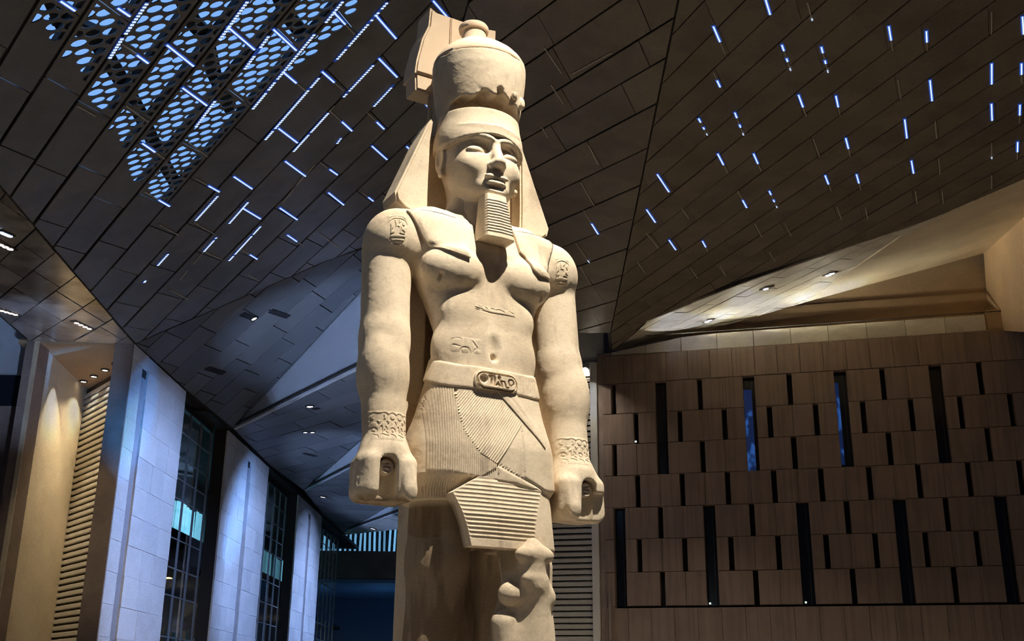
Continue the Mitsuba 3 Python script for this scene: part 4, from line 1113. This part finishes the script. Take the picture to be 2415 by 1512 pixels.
# ------------------------------------------------------------------ the slotted stone wall on the right
WO = np.array([5.57, 60.0, 0])
WS, WZ = np.array([.96579, -.25932, 0]), np.array([0, 0, 1.0])
WN = np.array([-.25932, -.96579, 0])                    # towards the hall
wbox = lambda lo, hi, ch=0.0: frame_box(WO, WS, WN, WZ, lo, hi, ch)
wall_r = put('wall_right', wbox((-3.0, -1.2, 0), (30, -.75, 20.0)), 'dark_void', kind='structure', label='brown stone wall with rows of narrow dark slots')
ROWS = [6.29, 8.03, 9.76, 11.44, 13.18, 14.91, 16.63, 18.36]
WMAT = [f'wall_stone_{i}' for i in range(4)]
small, tall = .27, .63
for r in range(7):
    lo, hi = ROWS[r], ROWS[r + 1]
    op = []
    top = 6 - r                                          # row number from the top
    for k in range(-1, 8):
        if top in (1, 3, 5):
            op += [(1.21 + 2.39 * (2 * k), small), (1.21 + 2.39 * (2 * k + 1), small)]
        elif top in (0, 2):
            op += [(-.02 + 4.77 * k, small), (2.43 + 4.77 * k, tall)]
        else:
            op += [(2.38 + 4.77 * k, small), (0 + 4.77 * k, tall)]
        if top == 1:
            op.append((2.43 + 4.77 * k, tall))
        if top == 5:
            op.append((0 + 4.77 * k, tall))
    op = sorted(o for o in op if -.5 < o[0] < 29)
    x = -.5
    for s, w in op + [(30, 0)]:
        n = max(1, round((s - x) / 1.25))
        if s - x > .05:
            e = np.linspace(x, s, n + 1)
            for a, b in zip(e, e[1:]):
                g0, g1 = (.004 if a > x else 0), (.004 if b < s else 0)
                put(wall_r + '__panel', wbox((a + g0, -.5, lo + .012), (b - g1, rng.uniform(-.012, .012), hi - .012), .012), WMAT[int(rng.integers(4))])
        x = s + w
x = -.5
while x < 30:                                            # top course and base course
    put(wall_r + '__panel', wbox((x, -.5, 18.375), (x + 1.19, rng.uniform(-.01, .01), 20.0), .015), WMAT[int(rng.integers(4))])
    put(wall_r + '__panel', wbox((x, -.4, 3.0), (x + 1.19, .12 + rng.uniform(-.01, .01), 6.18), .012), WMAT[int(rng.integers(4))])
    x += 1.2
bsdf('night_glass', base_color=(.012, .014, .02), roughness=.12, specular=.5)


def curtain(p, n, uv):
    s = p.x * .966 - p.y * .259
    return mix((.004, .012, .05), (.02, .075, .27), smoothstep(.45, .75, fbm(s * 3, p.z * 2.2, 1.0, 3)))


for k in range(0, 6):
    for z0, z1, s0 in ((13.2, 18.33, 2.43 + 4.77 * k), (6.30, 11.42, 4.77 * k)):
        if s0 > 27:
            continue
        w = put(wall_r + '__tall_window', wbox((s0 - .02, -.62, z0), (s0 + .65, -.58, z1)), 'night_glass')
        put(w + '__bar', wbox((s0 + .43, -.58, z0), (s0 + .47, -.46, z1)), 'dark_metal')
        if z0 > 13 and k in (1, 2):
            cm = wbox((s0, -.57, z0 if k == 1 else z0 + .2), (s0 + (.42 if k == 1 else .20), -.55, z1 - (.6 if k == 1 else .5)))
            key = put(w + '__curtain', cm, 'dark_void')
            scene[key] = mikit.ply(cm, 'dark_void', uv=np.stack([(cm[0] - WO) @ WS * .1, cm[0][:, 2] * .05], 1))
            scene[key]['emitter'] = {'type': 'area', 'radiance': proc(curtain), 'sampling_weight': .004}
for s0, z0, what in ((4.90, 6.31, 'at the foot of the second tall lower window'), (9.68, 6.31, 'at the foot of the third tall lower window'), (1.28, 14.97, 'in a small slot left of the tall upper windows')):
    k = put('window_lamp', wbox((s0 - .07, -.45, z0), (s0 + .07, -.2, z0 + .05)), 'dark_metal', category='small lamp', label='tiny greenish white lamp ' + what)
    glow(k + '__bulb', wbox((s0 - .05, -.22, z0 + .05), (s0 + .05, -.15, z0 + .14)), (.9, 1.1, .95), .005)
# cream ledge over the wall
x = 0.0
ledge = put('ledge', wbox((0, -3.2, 20.0), (19.9, -.2, 20.1)), 'cove_stone_1', kind='structure', label='pale stone ledge running above the slotted wall')
while x < 19.8:
    top = np.interp([x, x + 1.98], [0, 6.8, 19.1, 19.9], [20.22, 21.30, 21.10, 20.95])
    v, f = wbox((x + .01, -.3, 20.04), (x + 1.97, -.1, 20.5), .02)
    v[[2, 3, 6, 7, 10, 11], 2] += 0
    hi = v[:, 2] > 20.3
    t = ((v - WO) @ WS - x) / 1.98
    v[:, 2] = np.where(hi, v[:, 2] - 20.5 + np.minimum(top[0] + (top[1] - top[0]) * t, 20.95), v[:, 2])
    put(ledge + '__block', (v, f), f'cove_stone_{int(rng.integers(3))}')
    x += 1.98
put('railing_wire', wbox((.2, -.12, 21.05), (24, -.09, 21.09)), 'dark_metal', category='wire', label='thin dark wire running along the top of the pale ledge')
put('wall_back', wbox((19.9, -.6, 20.02), (30, -.2, 21.2)), 'ochre_wall', kind='structure', label='ochre parapet at the right end of the ledge')
# slatted strip left of the slotted wall
slat = put('wall_louver', wbox((-6.0, -1.3, 0), (-1.2, -.9, 19.6)), 'joint_black', kind='structure', label='tall strip of pale horizontal slats behind the statue')
z = 1.5
while z < 19.0:
    put(slat + '__slat', frame_box(WO + z * WZ, WS, WN * .92 - WZ * .38, WZ * .92 + WN * .38, (-6.0, -.9, 0), (-1.2, -.62, .19)), 'metal_slat')
    z += .315
put('trim_1', wbox((-1.2, -1.0, 0), (-.80, .05, 19.7), .03), 'trim_white', kind='structure', label='white vertical trim beside the slats')
put('wall_end', wbox((-.80, -1.0, 0), (-.0, -.06, 20.2), .03), 'brown_stone', kind='structure', label='narrow dark brown wall strip beside the white trim')
put('wall_end', wbox((-6, -1.4, 19.6), (-.6, -1.0, 22)), 'cove_stone_0', kind='structure', label='pale panel above the slatted strip')
k = put('wall_lamp', wbox((-1.62, -.75, 19.2), (-1.42, -.3, 19.4)), 'dark_metal', category='wall lamp', label='bright white lamp at the top of the slatted strip')
bulb = trimesh.creation.icosphere(2, .24)
glow(k + '__bulb', (WO + WS * -1.52 + WN * -.25 + WZ * 19.25 + np.asarray(bulb.vertices), bulb.faces), (9, 8, 6.5), .05)
put('pole', frame_box(WO, WS, WN, WZ, (-.30, .30, 0), (-.14, .42, 7.15), .03), 'brown_stone', category='pole', label='slim brown pole standing before the slotted wall')

# ------------------------------------------------------------------ left: lit niche, stone piers and glazed front
put('wall_back', wbox((-9, -6.2, 15), (34, -6.0, 30)), 'brown_stone', kind='structure', label='brown wall deep behind the cove')
FO = np.array([-16.29, 45.93, 0])
FD, FR = np.array([.01158, .99993, 0]), np.array([.99993, -.01158, 0])
fbox = lambda lo, hi, ch=0.0: frame_box(FO, FD, FR, WZ, lo, hi, ch)       # along the front, towards the hall, up
bsdf('slot_stone', base_color=(.25, .24, .25), roughness=.6)
TILE = [f'pale_tile_{i}' for i in range(4)]
for i, (a, b, s0, s1, nm) in enumerate(((0.0, 7.86, 1.33, 2.15, 'nearest and widest'), (16.30, 27.05, 21.4, 22.3, 'middle'), (37.44, 47.76, 41.9, 42.8, 'farthest'))):
    p = put('stone_pier', fbox((a, -.28 if i == 0 else -.80, 0), (b, -.10, 16.0)), 'joint_black', category='pillar', label=f'{nm} of the three tall pale stone piers of the glazed front')
    put(p + '__slot', fbox((s0 - .05, -.101, 0), (s1 + .05, -.098, 14.98)), 'slot_stone')
    z, c = 0.0, 0
    while z < 16.0:
        hz = min(1.28, 16.0 - z)
        for u0, u1 in ((a, s0), (s1, b)) if z < 14.9 else ((a, b),):
            n = max(1, round((u1 - u0) / 1.9))
            e = np.linspace(u0, u1, n + 1)
            if n > 1:
                e[1:-1] += rng.uniform(-.35, .35, n - 1)
            for q0, q1 in zip(e, e[1:]):
                put(p + '__tile', fbox((q0 + .004, -.1, z + .004), (q1 - .004, rng.uniform(-.012, .012), z + hz - .004), .008), TILE[int(rng.integers(4))])
        z += hz
bsdf('interior_grey', base_color=(.10, .10, .10), roughness=.7)
bsdf('interior_warm', base_color=(.36, .33, .26), roughness=.7)
put('trim_2', fbox((12.0, -7.4, 16.02), (100, -.02, 16.3)), 'joint_black', kind='structure', label='dark joint over the piers and the glazed front')
put('trim_3', fbox((-.1, -4.74, 16.22), (12.0, -.02, 16.4)), 'joint_black', kind='structure', label='dark joint over the lit niche')
bays = ((7.93, 16.23, 4), (27.12, 37.37, 5), (47.83, 62.0, 7))
for i, (a, b, n) in enumerate(bays):
    cw = put('glass_front', fbox((a, -1.10, 15.8), (b, -.85, 16.0)), 'dark_metal', category='glass wall', label=['glazed bay between the nearest and the middle stone pier', 'glazed bay between the middle and the farthest stone pier', 'long glazed bay beyond the farthest stone pier'][i])
    e = np.linspace(a + .04, b - .04, n + 1)
    zs = [0, 2.2, 4.4, 6.4, 7.75, 9.2, 11.2, 12.2, 13.3, 14.6, 15.9]
    for k in range(n + 1):
        put(cw + '__mullion', fbox((e[k] - .035, -.98, 0), (e[k] + .035, -.86, 15.9)), 'mullion_metal')
    for z in zs[1:-1]:
        put(cw + '__transom', fbox((a, -.96, z - .03), (b, -.88, z + .03)), 'mullion_metal')
    for k in range(n):
        for z0, z1 in zip(zs, zs[1:]):
            put(cw + '__pane', fbox((e[k] + .05, -.92, z0 + .04), (e[k + 1] - .05, -.91, z1 - .04)), 'glazing')
put('wall_inner', fbox((12.0, -7.2, 0), (69, -7.0, 16.0)), 'interior_grey', kind='structure', label='dark inner wall deep behind the glazed front')
put('floor_gallery', fbox((12.0, -7.0, 8.0), (69, -1.3, 8.35)), 'dark_void', kind='structure', label='dark gallery floor behind the glazed front')
put('wall_parapet', fbox((12.0, -6.75, 8.35), (69, -6.2, 12.1)), 'dark_void', kind='structure', label='dark gallery parapet below the leaning lit blades')
bay_of = lambda s: 0 if s < 37 else (1 if s < 54 else 2)
s = 18.0
while s < 68:                                            # far row of leaning lit window blades, seen through the glass
    if rng.random() < .86:
        v, f = fbox((s, -6.6, 12.1), (s + .42, -6.5, 14.0 + .3 * rng.random()))
        v[v[:, 2] > 13] += FD * rng.uniform(-.18, .18)
        i = bay_of(s)
        glow('lit_window', (v, f), np.array([.22, .72, 1.0]) * rng.uniform(.7, 1.25) * (1.7, .7, .5)[i], .01, 'dark_void', category='window', group=f'leaning lit blue window blades inside glazed bay {i + 1}', label=f"{nth('w%d' % i)} {['leaning bright cyan window blade from the left in the nearest glazed bay', 'dim leaning blue window blade from the left in the middle glazed bay', 'small leaning blue window blade from the left in the far glazed bay'][i]}")
    s += .80
s = 20.0
while s < 66:
    i = bay_of(s)
    put('display_panel', fbox((s, -5.2, -.6), (s + .85, -5.0, rng.uniform(4.8, 6.6))), 'interior_warm', category='display panel', group=f'tall panels inside glazed bay {i + 1}', label=f'{nth("d%d" % i)} tall dim warm panel from the left inside {["the nearest", "the middle", "the far"][i]} glazed bay')
    s += 1.5
for s, z in ((14.0, 7.94), (16.4, 7.94), (18.6, 7.94), (12.6, 7.94)):
    glow('strip_lamp', fbox((s, -4.4, z), (s + .5, -3.2, z + .06)), (2.2, 1.9, 1.2), .02, category='ceiling lamp', group='strip lamps inside the nearest glazed bay', label=f'{nth("strip")} short warm strip lamp hung under the gallery of the nearest glazed bay')
for s in (28.6, 30.2, 32.0, 33.6):
    put('inner_column', fbox((s, -3.0, -.6), (s + .28, -2.6, 8.0)), 'interior_warm', category='pillar', group='thin pale columns in the middle glazed bay', label=f'{nth("col")} thin pale column from the left behind the middle glazed bay')
glow('lit_sign', fbox((27.6, -2.2, -.6), (28.9, -2.1, 6.0)), (.10, .55, .95), .02, category='lit panel', label='bright cyan panel behind the middle glazed bay next to the middle pier')
for s in (52.5, 57.0, 62.0):
    glow('lit_sign', fbox((s, -2.2, -.6), (s + 1.4, -2.1, 5.6)), (.09, .42, .80), .02, category='lit panel', group='blue lit panels behind the far glazed bay', label=f'{nth("sign")} blue lit panel from the left behind the far glazed bay')

bsdf('lobby_blue', base_color=(.16, .27, .42), roughness=.6)
# end of the hall: clerestory of leaning blades, dark beam, blue lobby
EY = 115.2
ebox = lambda lo, hi: frame_box((0, 0, 0), (1, 0, 0), (0, -1, 0), (0, 0, 1), (lo[0], -lo[1], lo[2]), (hi[0], -hi[1], hi[2]))
put('wall_far', ebox((-24, EY + .9, 12.9), (9, EY + .7, 24)), 'dark_void', kind='structure', label='dark wall at the far end of the hall above the beam')
put('wall_lobby', ebox((-30, EY + 18.2, -.6), (9, EY + 18, 13)), 'lobby_blue', kind='structure', label='dim blue back wall of the far lobby')
put('beam_far', ebox((-20.4, EY + .6, 13.0), (2, EY - .6, 15.75)), 'brown_stone', kind='structure', label='dark beam across the far end below the row of lit blades')
x = -19.4
while x < -9.0:
    v, f = ebox((x, EY + .1, 15.75), (x + .22, EY, 18.3))
    v[v[:, 2] > 17] += np.array([rng.uniform(-.10, .10), 0, rng.uniform(-.3, .1)])
    glow('lit_window', (v, f), np.array([.16, .42, .70]) * rng.uniform(.5, 1.2), .01, category='window', group='leaning lit blades above the far beam', label=f'{nth("far")} leaning pale blue lit blade from the left above the dark far beam')
    x += .50
put('ceiling_lobby', ebox((-30, EY + 18, 12.6), (9, EY - .55, 12.95)), 'lobby_blue', kind='structure', label='blue lit lobby ceiling under the far beam')
glow('lobby_light', ebox((-16.6, EY + 17.9, -.6), (-13.6, EY + 17.8, 6.0)), (.08, .22, .42), .02, category='lit panel', label='dim blue lit doorway at the far end beside the statue leg')

# niche with downlights left of the nearest pier
nich = np.array([[-20.43, 45.97], [-21.14, 53.71], [-17.07, 48.62]])


def upright(p, q, z0, z1, t, mat, key, **lab):
    p, q = np.array([*p, 0.0]), np.array([*q, 0.0])
    d = (q - p) / np.linalg.norm(q - p)
    n = np.array([d[1], -d[0], 0])
    if n @ (p - EYE) < 0:
        n = -n
    return put(key, frame_box(p, d, -n, WZ, (0, -t, z0), (np.linalg.norm(q - p), 0, z1)), mat, **lab)


upright(nich[0], nich[1], 0, 16.4, .2, 'cream_plaster', 'wall_niche', kind='structure', label='smooth beige side wall of the lit niche')
lv = upright(nich[1], nich[2], 0, 16.4, .1, 'joint_black', 'wall_slats', kind='structure', label='slatted back wall of the lit niche')
d = np.array([*(nich[2] - nich[1]), 0])
dl = np.linalg.norm(d)
d /= dl
nn = np.array([d[1], -d[0], 0])
if nn @ (np.array([*nich[1], 0]) - EYE) > 0:
    nn = -nn
z = .2
while z < 15.8:
    put(lv + '__slat', frame_box(np.array([*nich[1], z]), d, nn, WZ, (0, .02, 0), (dl, .14, .20), .03), 'metal_slat')
    z += .30
put('wall_pier', fbox((-.12, -.80, 0), (-.006, .0, 16.0)), 'brown_stone', kind='structure', label='brown pier edge face right of the lit niche')
put('wall_pier', fbox((-.004, -.80, 0), (2.6, -.30, 16.0)), 'brown_stone', kind='structure', label='narrow brown pier face right of the lit niche')
put('wall_pier', fbox((.02, -4.72, 0), (1.1, -4.14, 16.1), .03), 'brown_stone', kind='structure', label='narrow brown pier face left of the lit niche')
put('ceiling_niche', frame_box((0, 0, 0), (1, 0, 0), (0, 1, 0), (0, 0, 1), (-21.4, 46.1, 16.02), (-16.9, 54, 16.2)), 'ochre_wall', kind='structure', label='niche ceiling with four warm downlights')
for i, (x, y) in enumerate(((-20.71, 52.05), (-19.88, 51.12), (-18.97, 50.01), (-18.14, 49.01))):
    P = Plane(dict(o=[x, y, 16.02], e1=[1, 0, 0], e2=[0, 1, 0], poly=[(-1, -1), (1, -1), (1, 1), (-1, 1)]))
    spotlamp(P, (0, 0), .13, (7, 5.6, 3.4), f'round warm niche ceiling downlight, {ORD[i]} from the back corner of the niche', group='four warm downlights in the niche ceiling')
# wall beyond the niche at the left edge
gb = lambda lo, hi: frame_box((0, 0, 0), (1, 0, 0), (0, -1, 0), (0, 0, 1), (lo[0], -lo[1], lo[2]), (hi[0], -hi[1], hi[2]))
put('wall_left', gb((-32, 48.2, 0), (-20.9, 48.0, 13.7)), 'brown_stone', kind='structure', label='brown stone wall at the left edge')
put('window_1', gb((-32, 48.5, 13.7), (-20.9, 48.3, 15.2)), 'night_glass', kind='structure', label='dark blue glass strip above the left wall')
put('wall_white', gb((-32, 48.2, 15.2), (-20.9, 48.0, 18.5)), 'white_plaster', kind='structure', label='white face at the left edge above the dark glass')

# floor and plinth
put('floor', gb((-60, 130, -.75), (60, -25, -.6)), 'floor_stone', kind='structure', label='stone floor of the hall')
v, f = frame_box(SO - np.array([0, 0, .6]), RZ[:, 0], RZ[:, 1], WZ, (-1.7, -2.0, 0), (1.7, 1.2, .6))
put('plinth', (v, f), 'brown_stone', category='plinth', label='low dark plinth under the statue')
